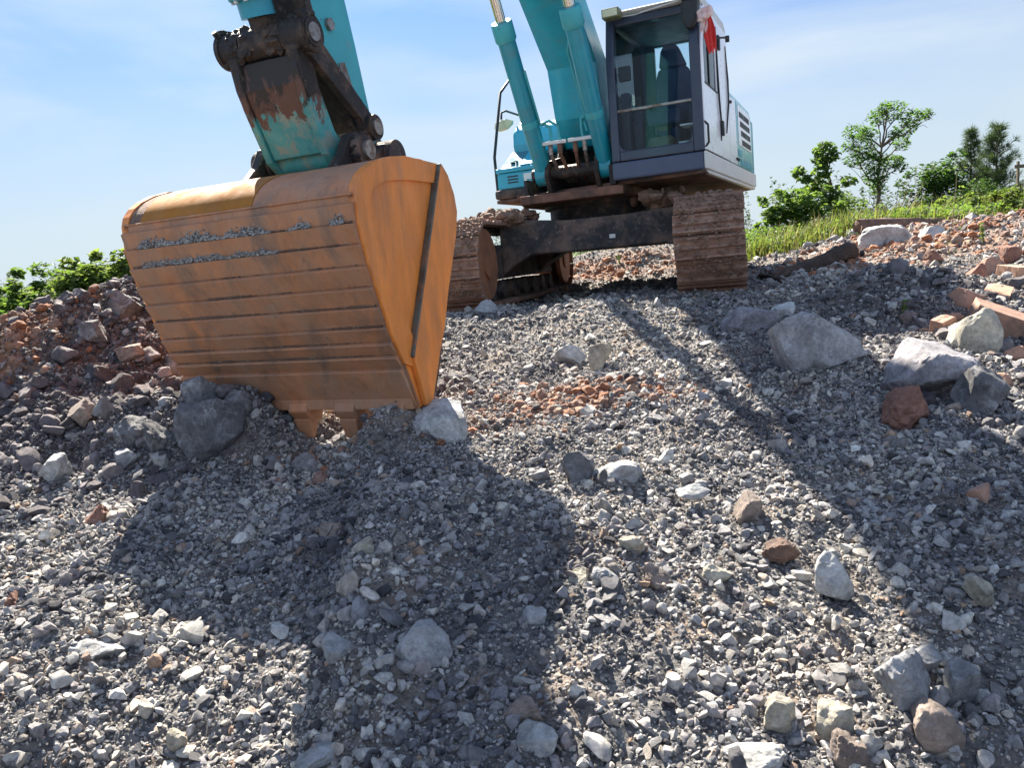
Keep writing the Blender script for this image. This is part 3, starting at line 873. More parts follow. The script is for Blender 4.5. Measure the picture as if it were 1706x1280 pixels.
rock(1606, 1180, 66, 62, 'rock_grey', 'knobbly grey rock right of the tall grey-blue rock', 521, planes=11)
rock(1545, 1128, 62, 40, 'rock_grey', 'slanted grey rock just behind the tall grey-blue rock', 536, planes=9)
rock(1572, 1262, 98, 76, 'rock_brown', 'smooth brownish slab in front of the tall grey-blue rock', 522, planes=6, keep=(.6, .85))
rock(1642, 1008, 56, 40, 'rock_tan', 'beige flat stone lying in the boom shadow at far right', 523, 'rock', 'rock', planes=8)
rock(1393, 1236, 70, 56, 'rock_tan', 'yellowish cracked rock at the bottom of the slope', 524, planes=10)
rock(1302, 1216, 66, 46, 'rock_tan', 'cream topped rock left of the yellowish cracked rock', 525, planes=8)
rock(872, 1214, 76, 48, 'rock_brown', 'sandy brown rock above the pale blue rock near the bottom', 526, planes=8)
rock(897, 1262, 78, 54, 'rock_pale', 'pale blue rock below the sandy brown rock near the bottom', 527, planes=8)
rock(1484, 412, 92, 32, 'rock_pale', 'large pale weathered boulder in front of the far log', 528, planes=8, namp=.12)
rock(1436, 396, 44, 14, 'rock_pale', 'small pale boulder under the left end of the far log', 537, planes=8)
rock(1560, 397, 50, 18, 'rock_pale', 'whitish stone heap rock right of the large weathered boulder', 538, planes=10)
rock(808, 532, 52, 30, 'rock_grey', 'grey rock lying right in front of the near track', 529, 'rock', 'rock')
rock(952, 604, 54, 30, 'rock_pale', 'pale flat rock on the slope below the track gap', 530, 'rock', 'rock')
rock(1002, 612, 42, 40, 'rock_tan', 'tan angular stone right of the pale flat rock', 531, 'rock', 'rock')
rock(1252, 868, 54, 44, 'rock_brown', 'brown flat-topped rock in the sunlit strip', 532, 'rock', 'rock')
rock(1197, 976, 52, 34, 'rock_tan', 'cream stone in the sunlit strip, right of the rock cluster', 539, 'rock', 'rock')
rock(1012, 984, 54, 38, 'rock_grey', 'rounded grey stone in the cluster at the arm shadow edge', 540, 'rock', 'rock', planes=7)
rock(966, 980, 46, 30, 'rock_tan', 'tan blocky stone in the cluster at the arm shadow edge', 541, 'rock', 'rock')
rock(1056, 930, 50, 38, 'rock_tan', 'beige squarish stone above the cluster at the arm shadow edge', 542, 'rock', 'rock')
rock(1100, 985, 48, 40, 'rock_brown', 'low brownish rock between the cluster and the cream stone', 543, 'rock', 'rock')
rock(86, 800, 48, 36, 'rock_pale', 'white rock on the dark flank of the spoil mound', 544, 'rock', 'rock')
rock(62, 1016, 56, 32, 'rock_grey', 'grey rock poking from the ground at the left edge', 545, 'rock', 'rock')
rock(24, 1042, 46, 44, 'redclod', 'dark red-brown lump at the left edge below the spoil mound', 546, 'clod', 'clay_clod', namp=.2)
rock(155, 1118, 124, 50, 'rock_pale', 'broad pale slab lying flush in the gravel at lower left', 547, planes=8, sink=.6)
rock(292, 1254, 36, 30, 'rock_tan', 'rounded two-tone pebble at the bottom left', 548, 'rock', 'rock', planes=4, keep=(.7, .95))
rock(530, 1285, 92, 36, 'rock_pale', 'cream flat rock cut by the bottom edge of the photo', 549, planes=8)
rock(1270, 1290, 120, 46, 'rock_pale', 'white rough rock at the very bottom right of centre', 550, planes=10)
rock(1422, 1290, 64, 56, 'rock_brown', 'rusty brown rock at the very bottom beside the white rough rock', 551, planes=9, namp=.12)
rock(745, 1212, 52, 28, 'rock_brown', 'tilted tan-edged flat stone below the white-veined rock', 552, 'rock', 'rock', tilt=(0, -.4, 0))
rock(830, 1182, 42, 36, 'rock_purple', 'purplish six-sided stone right of the small white stone', 553, 'rock', 'rock')
rock(788, 1190, 40, 30, 'rock_pale', 'small white stone left of the purplish six-sided stone', 554, 'rock', 'rock')
rock(890, 1045, 50, 28, 'rock_pale', 'bluish layered stone within the arm shadow', 555, 'rock', 'rock')
rock(1158, 832, 62, 18, 'rock_pale', 'thin flat bright slab in the middle of the sunlit strip', 556, 'rock', 'rock')
rock(205, 778, 42, 26, 'rock_grey', 'small grey slab in front of the flat-topped black rock', 557, 'rock', 'rock')
rock(155, 882, 44, 34, 'redclod', 'orange-pink clay lump on sunlit gravel at the left', 558, 'clod', 'clay_clod', namp=.2)
rock(1304, 935, 62, 34, 'bark_red', 'dark brown rotten lump in a hollow of the sunlit strip', 559, 'clod', 'clay_clod', namp=.2)
rock(1640, 850, 42, 36, 'brick', 'orange-brown brick fragment on gravel at the right edge', 560, 'block', 'brick_fragment', planes=8)
rock(1690, 880, 60, 30, 'rock_pale', 'long white stone below the brick fragment at the right edge', 561, 'rock', 'rock')
rock(150, 566, 46, 26, 'rock_dark', 'dark purple-grey rock near the crest of the spoil mound', 562, 'rock', 'rock')
rock(205, 530, 46, 38, 'rock_dark', 'dark lilac rock beside the bucket edge on the mound crest', 563, 'rock', 'rock')
rock(215, 600, 50, 22, 'rock_brown', 'brownish slab on the spoil mound below the crest', 564, 'rock', 'rock')
rock(130, 705, 48, 34, 'rock_brown', 'pointed brown rock halfway up the spoil mound', 565, 'rock', 'rock')
rock(1610, 1010, 5, 5, 'rock_tan', 'tiny beige chip beside the beige flat stone', 566, 'rock', 'rock') if False else None

for k, (px, py, w, h) in enumerate([(1600, 545, 34, 22), (1632, 470, 40, 26), (1655, 455, 36, 22), (1690, 440, 40, 26), (1585, 480, 30, 20), (1560, 440, 34, 20), (1700, 610, 36, 28), (1560, 520, 26, 18), (1675, 650, 34, 24)]):
    o = rock(px, py, w, h, ('brick', 'redclod')[k % 2], 'small broken reddish clay piece lying among the rubble of the right bank', 640 + k, 'block', 'brick_fragment', planes=8)
    o['group'] = 'broken clay pieces on the right bank'
block(1618, 520, (.25, .18, .14), (.25, .35, .55), 'brick', 'orange-brown clay block tipped on its corner, leftmost on the pile', 61, .06)
block(1676, 556, (.33, .24, .18), (.15, .42, -.35), 'brick', 'largest brown clay block, lying tilted above the olive-grey boulder', 62, .05)
block(1577, 566, (.12, .10, .27), (.18, -.28, .35), 'brick', 'tan clay block leaning upright in the bank', 63, .01)
block(1702, 478, (.22, .20, .20), (.1, .1, .3), 'brick_pale', 'pale orange clay block at the far right edge', 64, .06)
block(1668, 500, (.20, .16, .10), (.3, -.2, .9), 'brick_pale', 'small sandy clay block between the two bigger brown blocks', 65, .03)


def log(name, label, a, b, r0, r1, mat, seed, cat='log', flat=1.0):
    from mathutils import noise
    a, b = Vector(a), Vector(b); n, seg = 40, 26; d = (b - a).normalized()
    u = d.cross(Vector((0, 0, 1))).normalized(); w = u.cross(d)
    vs, fs = [], []
    for i in range(n + 1):
        t = i / n; p = a.lerp(b, t); r = r0 + (r1 - r0) * t
        p = p + w * .03 * math.sin(t * 4 + seed) + u * .04 * math.sin(t * 5 + seed)
        for k in range(seg):
            an = 2 * math.pi * k / seg
            nz = noise.fractal(Vector((math.cos(an) * 1.2 + seed, math.sin(an) * 1.2, t * 5)), .9, 2, 4)
            rr = r * (1 + .20 * nz + .06 * math.sin(an * 5 + seed))
            e = .06 * noise.noise(Vector((math.cos(an) * 2, math.sin(an) * 2, seed + (7 if i else 0)))) if i in (0, n) else 0
            vs.append(p + u * math.cos(an) * rr + w * math.sin(an) * rr * flat + d * e)
    for i in range(n):
        for k in range(seg):
            q, q2 = i * seg + k, i * seg + (k + 1) % seg; fs.append((q, q2, q2 + seg, q + seg))
    fs.append(tuple(range(seg))[::-1]); fs.append(tuple(range(n * seg, n * seg + seg)))
    me = bpy.data.meshes.new(name); me.from_pydata([tuple(v) for v in vs], [], fs); me.materials.append(M[mat])
    me.polygons.foreach_set('use_smooth', [True] * (len(fs) - 2) + [False] * 2)
    return tag(link(name, me), label, cat)


def on(px, py, dz):
    p = at(px, py); return Vector((p.x, p.y, float(base_h(p.x, p.y)) + dz))


log('log', 'short dark split log lying beside the right track', on(1285, 466, .02), on(1414, 436, .10), .055, .115, 'bark', 3)
pA, pB = deep(1426, 381, 11.5), deep(1622, 364, 11.9)
log('log', 'long weathered log with a dark top at the edge of the grass', pA, pB, .10, .085, 'bark_red', 8)
log('stick', 'thin dark splintered stick stuck in the gravel right of the short log', on(1508, 472, .02), on(1536, 462, .12), .018, .014, 'bark', 5, 'stick', .5)
log('root', 'thin bent root beside the short dark log', on(1262, 462, .02), on(1300, 474, .03), .02, .03, 'bark', 12, 'root')
# ------------------------------------------------------------------ the excavator
MX, MY, MZ = 1.2827, 9.4147, 0.8015
T_TILT = Rx(-0.0278) @ Ry(0.0027)
R_UP, R_LOW = Rz(-0.4299), Rz(-0.2871)
CX = -0.043                                              # middle of the boom in the upper frame
exc = empty('excavator', (MX, MY, MZ))
mt = Matrix.Identity(4)
for i in range(3):
    for j in range(3): mt[i][j] = T_TILT[i, j]
    mt[i][3] = (MX, MY, MZ)[i]
exc.matrix_world = mt
tag(exc, 'teal crawler excavator with dusty navy cab and orange bucket lowered on the gravel', 'excavator')


def UB(): return MB(R_UP)
def LB(): return MB(R_LOW)


def chips_on(mb, pts, seed, rmin, rmax):
    rr = np.random.default_rng(seed)
    for p in pts:
        r = rr.uniform(rmin, rmax)
        mb.lump(p, (r * rr.uniform(.8, 1.3), r, r * rr.uniform(.6, 1)), int(rr.integers(1e6)), 0, 1)


# --- tracks
def track(side):
    xc = 1.195 * side
    mb = LB()
    Rr, L = 0.40, 1.83
    n = 48; per = 4 * L + 2 * math.pi * Rr
    rr = np.random.default_rng(5 + side)
    for k in range(n):
        s = per * k / n
        if s < 2 * L: y, z, ty, tz = -L + s, 2 * Rr, 1, 0
        elif s < 2 * L + math.pi * Rr:
            a = (s - 2 * L) / Rr; y, z, ty, tz = L + Rr * math.sin(a), Rr + Rr * math.cos(a), math.cos(a), -math.sin(a)
        elif s < 4 * L + math.pi * Rr: y, z, ty, tz = L - (s - 2 * L - math.pi * Rr), 0, -1, 0
        else:
            a = (s - 4 * L - math.pi * Rr) / Rr; y, z, ty, tz = -L - Rr * math.sin(a), Rr - Rr * math.cos(a), -math.cos(a), math.sin(a)
        ny, nz = -tz, ty
        z += 0.045
        def P(u, w): return (y + ty * u + ny * w, z + tz * u + nz * w)
        h = per / n * 0.5
        j = rr.uniform(-.006, .006, 4)
        prof = [P(-h + .004, -.012), P(h - .004, -.012), P(h + .004, .012), P(h - .004, .040 + j[0]), P(h - .018, .040 + j[0]), P(h - .03, .014),
                P(h * .25, .012), P(h * .15, .030 + j[1]), P(-h * .05, .030 + j[1]), P(-h * .15, .012), P(-h + .045, .012), P(-h + .035, .024 + j[2]), P(-h + .02, .024), P(-h + .012, .006)]
        mb.prism(prof, xc - .30 + j[3], xc + .30 + j[3])
    t = mb.build('crawler_track', M['tracksteel'], exc)
    # link chain behind the shoes
    ch = LB()
    for xx in (-.085, .085):
        ring = []
        for a in range(60):
            s = per * a / 60
            if s < 2 * L: q = (-L + s, 2 * Rr)
            elif s < 2 * L + math.pi * Rr: an = (s - 2 * L) / Rr; q = (L + Rr * math.sin(an), Rr + Rr * math.cos(an))
            elif s < 4 * L + math.pi * Rr: q = (L - (s - 2 * L - math.pi * Rr), 0)
            else: an = (s - 4 * L - math.pi * Rr) / Rr; q = (-L - Rr * math.sin(an), Rr - Rr * math.cos(an))
            ring.append((q[0], q[1] + .045))
        for a in range(60):
            p, q = ring[a], ring[(a + 1) % 60]
            ip, iq = [((w[0] - (L if w[0] > L else -L if w[0] < -L else w[0])) * -.22 + w[0], w[1] + (.445 - w[1]) * .2) for w in (p, q)]
            ch.prism([p, q, iq, ip], xc + xx - .03, xc + xx + .03)
    ch.build('track_chain', M['grease'], t)
    fr = LB()
    fr.prism([(-1.35, .28), (1.25, .28), (1.32, .36), (1.32, .56), (1.2, .64), (-1.2, .64), (-1.35, .56)], xc - .17, xc + .17)
    fr.build('track_frame', M['frame'], t, 0.015)
    inner = -side
    for y0, nm in ((1.83, 'idler_wheel'), (-1.83, 'sprocket')):
        w = LB(); w.cylx(y0, .445, .33, xc - .11, xc + .11, 40)
        w.cylx(y0, .445, .345, xc + inner * .20, xc + inner * .26, 40)
        w.cylx(y0, .445, .14, xc + inner * .26, xc + inner * .285, 30)
        w.build(nm, M['idler'], t, 0.012)
    for q in range(7):
        w = LB(); w.cylx(-1.35 + q * .45, .16, .095, xc - .15, xc + .15, 20); w.build('track_roller', M['frame'], t)
    d = LB()
    rs = np.random.default_rng(20 + side)
    pts = [(xc + rs.uniform(-.28, .28), rs.uniform(-1.9, 1.7), .90 + rs.uniform(-.01, .02)) for _ in range(150)]
    chips_on(d, pts, 31 + side, .012, .045)
    pts = []
    for _ in range(620):
        a = rs.uniform(.1, 2.3); r = Rr + .045
        pts.append((xc + rs.uniform(-.29, .29), L + r * math.sin(a) , .445 + r * math.cos(a)))
    chips_on(d, pts, 37 + side, .004, .016)
    tag(d.build('caked_gravel', M['soil'], t), kind='stuff')


track(-1); track(1)

# --- car body between the tracks
cb = LB()
for y0, y1 in ((.62, 1.0), (-1.0, -.62)):
    cb.prism([(-1.03, .30), (-.90, .40), (-.70, .505), (-.30, .50), (.72, .50), (.85, .46), (1.03, .32), (1.03, .84), (.80, .86), (.30, .83), (-.30, .83), (-.78, .88), (-1.03, .86)], y0, y1, 'y')
cb.box(-.75, .75, -.62, .62, .50, .84)
beam = cb.build('carbody_frame', M['frame'], exc, 0.02)
pl = LB(); pl.box(.155, .215, .99, 1.012, .60, .64); pl.build('inspection_tag', M['skirt'], beam)
so = LB()
rs = np.random.default_rng(3)
for k in range(90):
    a = rs.uniform(0, 1)
    so.lump((-1.0 + rs.normal(0, .13), .85 + rs.normal(0, .22), .90 + rs.uniform(-.04, .10) * math.exp(-a)), (rs.uniform(.03, .10),) * 2 + (rs.uniform(.03, .07),), k, 0, 2)
for k in range(70):
    so.lump((.72 + rs.normal(0, .10), .80 + rs.normal(0, .16), .90 + rs.uniform(-.04, .12)), (rs.uniform(.02, .08),) * 2 + (rs.uniform(.02, .07),), 200 + k, 0, 2)
tag(so.build('soil_heap', M['soil'], beam), kind='stuff')
sw = LB()
sw.tube([(0, 0, .83), (0, 0, .99)], .66, 48); sw.tube([(0, 0, .99), (0, 0, 1.06)], .72, 48)
sw.build('swing_bearing', M['grease'], exc)

# --- upper frame
up = UB()
up.prism([(-.80, .55), (-.62, 1.08), (.42, 1.10), (.50, 1.06), (.50, -2.4), (-.9, -2.4)], 1.03, 1.12, 'z')
deck = up.build('deck_plate', M['belly'], exc, 0.008)
u2 = UB()
u2.prism([(-1.16, .50), (-.80, .52), (-.80, .75), (1.345, 1.15), (1.345, -2.35), (1.0, -2.75), (-.8, -2.75), (-1.16, -2.3)], 1.121, 1.16, 'z')
u2.build('under_deck', M['belly'], deck, 0.006)
u3 = UB(); u3.box(-1.17, -.62, .30, .53, 1.165, 1.27); u3.build('deck_corner', M['frame'], deck, 0.03)
for sx in (-1, 1):
    b = UB(); b.prism([(-.5, 1.13), (.98, 1.13), (1.06, 1.30), (1.0, 1.45), (.62, 1.52), (.3, 1.98), (0, 2.05), (-.4, 1.5)], CX + sx * .27 - .025, CX + sx * .27 + .025)
    b.build('boom_bracket', M['grease'], deck, 0.006)
b = UB(); b.box(-.58, .46, .1, .16, 1.13, 1.62); b.box(.36, .43, .2, 1.05, 1.13, 1.33); b.box(-.62, -.58, .1, .95, 1.13, 1.3)
b.cylx(.91, 1.33, .07, CX - .47, CX + .47, 20)
b.cylx(.45, 1.3, .12, -.5, .4, 20)
b.build('front_crossmember', M['grease'], deck, 0.006)
# cab base fascia and the light skirt down the side
b = UB(); b.box(.43, 1.335, .9, 1.165, 1.155, 1.325); b.build('cab_fascia', M['navy_base'], deck, 0.02)
b = UB(); b.prism([(1.17, 1.158), (1.17, 1.325), (-2.45, 1.325), (-2.45, 1.158)], 1.336, 1.365)
b.prism([(1.0, 1.12), (1.17, 1.158), (-2.45, 1.158), (-2.4, 1.12)], 1.30, 1.352)
b.build('side_skirt', M['skirt'], deck, 0.012)

# --- counterweight, engine house
arc = [(1.345, -2.28), (1.345, -2.45), (1.25, -2.68), (1.0, -2.84), (.6, -2.92), (0, -2.95), (-.6, -2.92), (-1.0, -2.84), (-1.16, -2.6), (-1.16, -2.28)]
cw = UB(); cw.prism(arc, 1.165, 2.02, 'z')
cw.prism([(q[0] * .97, q[1] * .985) for q in arc], 2.02, 2.12, 'z', taper=[(q[0] * .93, q[1] * .95) for q in arc])
cw.build('counterweight', M['teal'], exc, 0.03, 3)
hs = UB()
hs.prism([(-.44, 1.33), (-.44, 2.06), (-.52, 2.14), (-2.0, 2.12), (-2.18, 2.06), (-2.27, 1.94), (-2.27, 1.33)], .50, 1.335)
hs.box(-1.05, .50, -2.26, -.75, 1.165, 2.05)
house = hs.build('engine_house', M['green_pale'], exc, 0.02)
h2 = UB(); h2.box(-.2, 1.15, -2.1, -1.2, 2.122, 2.26); h2.build('engine_hood', M['teal'], house, 0.03)
h3 = UB(); h3.box(.72, 1.24, -1.05, -.62, 2.142, 2.29)
for k in range(5): h3.box(.76, 1.20, -.619, -.612, 2.165 + k * .022, 2.175 + k * .022)
h3.build('air_intake', M['skirt'], house, 0.008)
d1 = UB(); d1.prism([(-.46, 1.34), (-.46, 2.06), (-.90, 2.08), (-.93, 1.34)], 1.337, 1.352); d1.build('side_door', M['pale'], house, 0.006)
d2 = UB(); d2.prism([(-.95, 1.34), (-.95, 2.08), (-2.02, 2.09), (-2.16, 2.04), (-2.25, 1.93), (-2.25, 1.34)], 1.337, 1.352)
dr = d2.build('louvre_door', M['green_pale'], house, 0.006)
lf = UB(); lf.prism([(-1.05, 1.58), (-1.05, 2.05), (-2.0, 2.05), (-2.14, 1.95), (-2.14, 1.58)], 1.353, 1.358); lf.build('louvre_panel', M['pale'], dr, 0.003)
for k in range(4):
    z = 1.98 - k * .105
    b = UB(); b.prism([(-1.14 - k * .06, z), (-1.14 - k * .06, z - .062), (-1.98 - k * .03, z - .062), (-1.98 - k * .03, z)], 1.3585, 1.362); b.build('louvre_slot', M['black'], dr)
b = UB(); b.prism([(-1.0, 1.46), (-1.0, 1.53), (-1.25, 1.53), (-1.25, 1.46)], 1.353, 1.358)
b.prism([(-1.15, 1.36), (-1.15, 1.43), (-2.1, 1.43), (-2.1, 1.36)], 1.353, 1.357)
b.build('green_stripe', M['teal'], dr)
for z, s in ((1.40, -.94), (1.40, -.82), (2.0, -.5)):
    b = UB(); b.tube([(1.352, s, z), (1.372, s, z)], .018, 12); b.build('door_latch', M['black'], house)

# --- right hand toolbox and tank
tb = UB(); tb.box(-1.13, -.60, .05, .50, 1.275, 1.455)
tbo = tb.build('toolbox', M['blue_box'], exc, 0.015)
b = UB(); b.box(-1.14, -.585, .02, .515, 1.457, 1.505); b.build('toolbox_lid', M['blue_box'], tbo, 0.01)
for k in range(3):
    b = UB(); b.box(-1.00, -.87, .5005, .504, 1.335 + k * .033, 1.350 + k * .033); b.build('vent_slot', M['black'], tbo)
b = UB(); b.box(-.80, -.64, .501, .504, 1.355, 1.425); st = b.build('warning_sticker', M['sticker'], tbo)
b = UB(); b.box(-.70, -.645, .5045, .506, 1.362, 1.418); b.build('sticker_patch', M['sticker_orange'], st)
b = UB(); b.prism([(.46, 1.506), (.05, 1.74), (-.1, 1.74), (-.1, 1.506)], -1.11, -.60); stp = b.build('sloped_step', M['white_step'], exc, 0.01)
b = UB(); b.prism([(.445, 1.535), (.04, 1.765), (.02, 1.745), (.43, 1.51)], -.86, -.62); b.build('step_cover', M['blue_box'], stp, 0.006)
b = UB()
b.box(-1.01, -.96, .33, .38, 1.575, 1.582); b.box(-.955, -.93, .30, .38, 1.585, 1.592)
b.build('step_mark', M['black'], stp)
b = UB(); b.prism([(.06, 1.66), (.10, 1.80), (.08, 1.95), (-.02, 2.04), (-.2, 2.06), (-.75, 2.06), (-.75, 1.66)], -1.08, -.42); b.build('fuel_tank', M['blue_box'], exc, 0.05, 4)
# handrail and mirror
hr = UB(); hr.tube([(-1.18, .40, 1.22), (-1.19, .39, 1.66), (-1.19, .06, 2.43), (-1.19, -.30, 2.66), (-1.19, -.52, 2.66), (-1.19, -.56, 2.4), (-1.19, -.56, 2.04)], .017, 10)
rail = hr.build('handrail', M['black'], exc)
ma = UB(); ma.tube([(-1.19, -.56, 2.24), (-1.19, -.05, 2.24), (-1.19, .08, 2.20), (-1.19, .10, 2.12)], .013, 8); arm_m = ma.build('mirror_arm', M['black'], rail)
mm_ = UB(); mm_.prism([(-1.29, 2.02), (-1.27, 2.10), (-1.13, 2.12), (-1.04, 2.09), (-1.05, 2.05), (-1.12, 2.0), (-1.22, 1.985)], .06, .12, 'y'); mm_.build('mirror', M['lens'], arm_m, 0.02, 3)

# --- cab
cab = UB()
F, B_ = 1.165, -.30
XL, XR = .435, 1.36
# pillars (front pair leans back a little at the top), sills and rails, all with real openings between
def pillar(mb, x0, x1, pts): mb.prism(pts, x0, x1)
cab.prism([(F, 1.33), (F - .005, 2.30), (F - .10, 2.70), (F - .20, 2.70), (F - .10, 2.30), (F - .08, 1.33)], XL, XL + .085)
cab.prism([(F, 1.33), (F - .005, 2.30), (F - .10, 2.70), (F - .20, 2.70), (F - .10, 2.30), (F - .08, 1.33)], XR - .115, XR - .015)
cab.box(XL + .085, XR - .115, F - .07, F - .001, 1.33, 1.425)                     # front sill
cab.box(XL, XL + .06, B_, F - .08, 1.33, 1.80)                                    # off side lower wall
cab.box(XL, XL + .06, B_, B_ + .09, 1.80, 2.70)
cab.box(XL, XL + .06, B_ + .09, F - .20, 2.655, 2.70)
cab.box(XL + .06, XR - .03, B_, B_ + .06, 1.33, 1.95); cab.box(XL + .06, XL + .16, B_, B_ + .06, 1.95, 2.70); cab.box(XR - .13, XR - .03, B_, B_ + .06, 1.95, 2.70)
cab.box(XL + .16, XR - .13, B_, B_ + .06, 2.665, 2.70)
cab.box(XL + .085, XR - .115, F - .20, F - .10, 2.62, 2.70)                        # header
cabo = cab.build('cab', M['navy'], exc, 0.012)
# rounded lower corners of the windscreen opening
for xa, sg in ((XL + .085, 1), (XR - .115, -1)):
    pts = [(xa, 1.425)] + [(xa + sg * (.09 - .09 * math.sin(a)), 1.425 + .09 - .09 * math.cos(a)) for a in np.linspace(0, math.pi / 2, 7)]
    b = UB(); b.prism(pts, F - .05, F - .004, 'y')
    b.build('corner_gusset', M['navy'], cabo)
# sun visor band behind the top of the glass (the dark headliner)
b = UB(); b.prism([(F - .21, 2.698), (F - .21, 2.675), (B_ + .065, 2.68), (B_ + .065, 2.698)], XL + .061, XR - .04); b.build('headliner', M['interior'], cabo)
b = UB(); b.prism([(1.10, 2.70), (1.16, 2.725), (1.0, 2.775), (.5, 2.81), (-.3, 2.81), (-.44, 2.76), (-.44, 2.70)], XL - .015, XR - .01); b.build('cab_roof', M['skirt'], cabo, 0.03, 3)
b = UB(); b.box(XL + .085, XR - .115, F - .030, F - .024, 1.425, 1.80); b.build('lower_windscreen', M['glass'], cabo)
b = UB(); b._add([(XL + .085, F - .03, 1.82), (XR - .115, F - .03, 1.82), (XR - .115, F - .035, 2.30), (XL + .085, F - .035, 2.30), (XR - .115, F - .125, 2.64), (XL + .085, F - .125, 2.64),
                  (XL + .085, F - .036, 1.82), (XR - .115, F - .036, 1.82), (XR - .115, F - .041, 2.30), (XL + .085, F - .041, 2.30), (XR - .115, F - .131, 2.64), (XL + .085, F - .131, 2.64)],
                 [(0, 1, 2, 3), (3, 2, 4, 5), (6, 9, 8, 7), (9, 11, 10, 8), (0, 6, 7, 1), (5, 4, 10, 11), (0, 3, 9, 6), (3, 5, 11, 9), (1, 7, 8, 2), (2, 8, 10, 4)])
b.build('windscreen', M['glass'], cabo)
b = UB(); b.box(XL + .085, XR - .115, F - .045, F - .012, 1.797, 1.822)
b.box(.78, .86, F - .012, F + .004, 1.79, 1.812)
b.build('windscreen_bar', M['steel'], cabo, 0.004)
b = UB(); b.box(XL + .025, XL + .031, B_ + .09, F - .12, 1.80, 2.655); b.build('side_window', M['glass'], cabo)
b = UB(); b.box(XL + .16, XR - .13, B_ + .025, B_ + .031, 1.95, 2.665); b.build('rear_window', M['glass'], cabo)
# door side
b = UB()
b.prism([(F - .02, 1.34), (F - .02, 2.28), (F - .11, 2.66), (.98, 2.66), (1.06, 2.28), (1.06, 1.97), (.40, 1.97), (.40, 1.62), (.25, 1.45), (.25, 1.34)], XR - .016, XR)
b.prism([(.40, 1.97), (.33, 1.97), (.33, 2.66), (.40, 2.66)], XR - .016, XR)
b.prism([(.98, 2.66), (1.0, 2.60), (.40, 2.60), (.40, 2.66)], XR - .016, XR)
b.prism([(.40, 1.96), (.33, 1.96), (.20, 1.75), (.20, 1.40), (.24, 1.34), (.25, 1.45), (.40, 1.62)], XR - .016, XR)
door = b.build('cab_door', M['pale'], cabo, 0.004)
b = UB(); b.prism([(1.06, 1.97), (1.06, 2.28), (1.0, 2.60), (.40, 2.60), (.40, 1.97)], XR - .012, XR - .007); b.build('door_window', M['glass'], door)
b = UB(); b.box(XR - .008, XR + .003, .775, .795, 1.97, 2.58); b.box(XR - .008, XR + .003, .40, 1.06, 1.955, 1.975); b.box(XR - .008, XR + .003, .335, .352, 1.97, 2.60); b.build('window_channel', M['black'], door)
b = UB(); b.tube([(XR, .33, 2.62), (XR + .012, .33, 1.9), (XR + .012, .26, 1.66), (XR, .27, 1.5)], .010, 8); b.build('door_seal', M['black'], door)
b = UB(); b.box(XR + .0005, XR + .035, .215, .285, 1.55, 1.70); b.build('door_handle', M['black'], door, 0.008)
b = UB(); b.prism([(.318, 2.66), (.318, 1.98), (.185, 1.76), (.185, 1.34), (-.39, 1.34), (-.39, 2.70), (.9, 2.70), (.95, 2.665)], XR - .018, XR - .002); b.build('rear_quarter', M['pale'], cabo, 0.004)
b = UB(); b.tube([(XR - .003, -.28, 2.55), (XR + .008, -.33, 2.2), (XR + .008, -.31, 1.95), (XR, -.12, 1.62)], .009, 8); b.build('quarter_seal', M['black'], cabo)
b = UB(); b.tube([(XR, .37, 2.50), (XR + .07, .20, 2.53), (XR + .075, .02, 2.55)], .010, 8); b.tube([(XR + .075, .03, 2.52), (XR + .075, .03, 2.58)], .022, 8); b.build('door_catch', M['black'], cabo)
b = UB(); b.tube([(XR - .01, F - .03, 1.36), (XR + .025, F - .02, 1.40), (XR + .025, F - .02, 1.56), (XR - .01, F - .03, 1.60)], .011, 8); b.build('grab_handle', M['black'], cabo)
b = UB(); b.prism([(.15, 2.42), (.15, 2.56), (.24, 2.56), (.24, 2.42)], XR, XR + .02); b.build('side_bracket', M['black'], cabo, 0.005)
# interior
b = UB(); b.box(XL + .061, XR - .02, B_ + .061, F - .08, 1.335, 1.36); b.build('cab_floor', M['mat'], cabo)
b = UB(); b.prism([(.74, 1.80), (.735, 2.16), (.775, 2.29), (1.075, 2.29), (1.105, 2.16), (1.11, 1.80)], .28, .42, 'y')
b.box(.75, 1.09, .30, .92, 1.66, 1.80); b.box(.80, 1.04, .30, .80, 1.36, 1.655)
seat = b.build('operator_seat', M['seat'], cabo, 0.035, 4)
b = UB(); b.prism([(.775, 2.295), (.80, 2.46), (.835, 2.525), (.965, 2.525), (1.0, 2.46), (1.065, 2.295)], .29, .40, 'y'); b.build('headrest', M['seat'], seat, 0.03, 3)
for xx in (.60, 1.16):
    b = UB(); b.prism([(.85, 1.36), (.90, 1.70), (.84, 1.84), (.2, 1.84), (.2, 1.36)], xx, xx + .10); cs = b.build('control_console', M['interior'], cabo, 0.02)
    b = UB(); b.tube([(xx + .05, .78, 1.84), (xx + .05, .81, 1.98)], [.012, .024], 10); b.build('joystick', M['black'], cs)
b = UB(); b.prism([(.95, 1.36), (.97, 1.80), (.92, 2.02), (.85, 2.02), (.84, 1.36)], XL + .062, XL + .15); cs = b.build('monitor_console', M['interior'], cabo, 0.02)
b = UB(); b.box(XL + .07, XL + .19, .93, .99, 2.12, 2.26); b.build('monitor', M['black'], cs, 0.012)
b = UB(); b.tube([(XL + .06, .95, 2.19), (XL + .16, .96, 2.19)], .016, 8); b.build('monitor_arm', M['black'], cs)
for xx in (.82, .95):
    b = UB(); b.tube([(xx, .78, 1.36), (xx, .84, 1.62), (xx, .83, 1.80)], .014, 8); lv = b.build('travel_lever', M['black'], cabo)
    b = UB(); b.box(xx - .045, xx + .045, .80, .93, 1.40, 1.415); b.build('pedal', M['black'], lv)
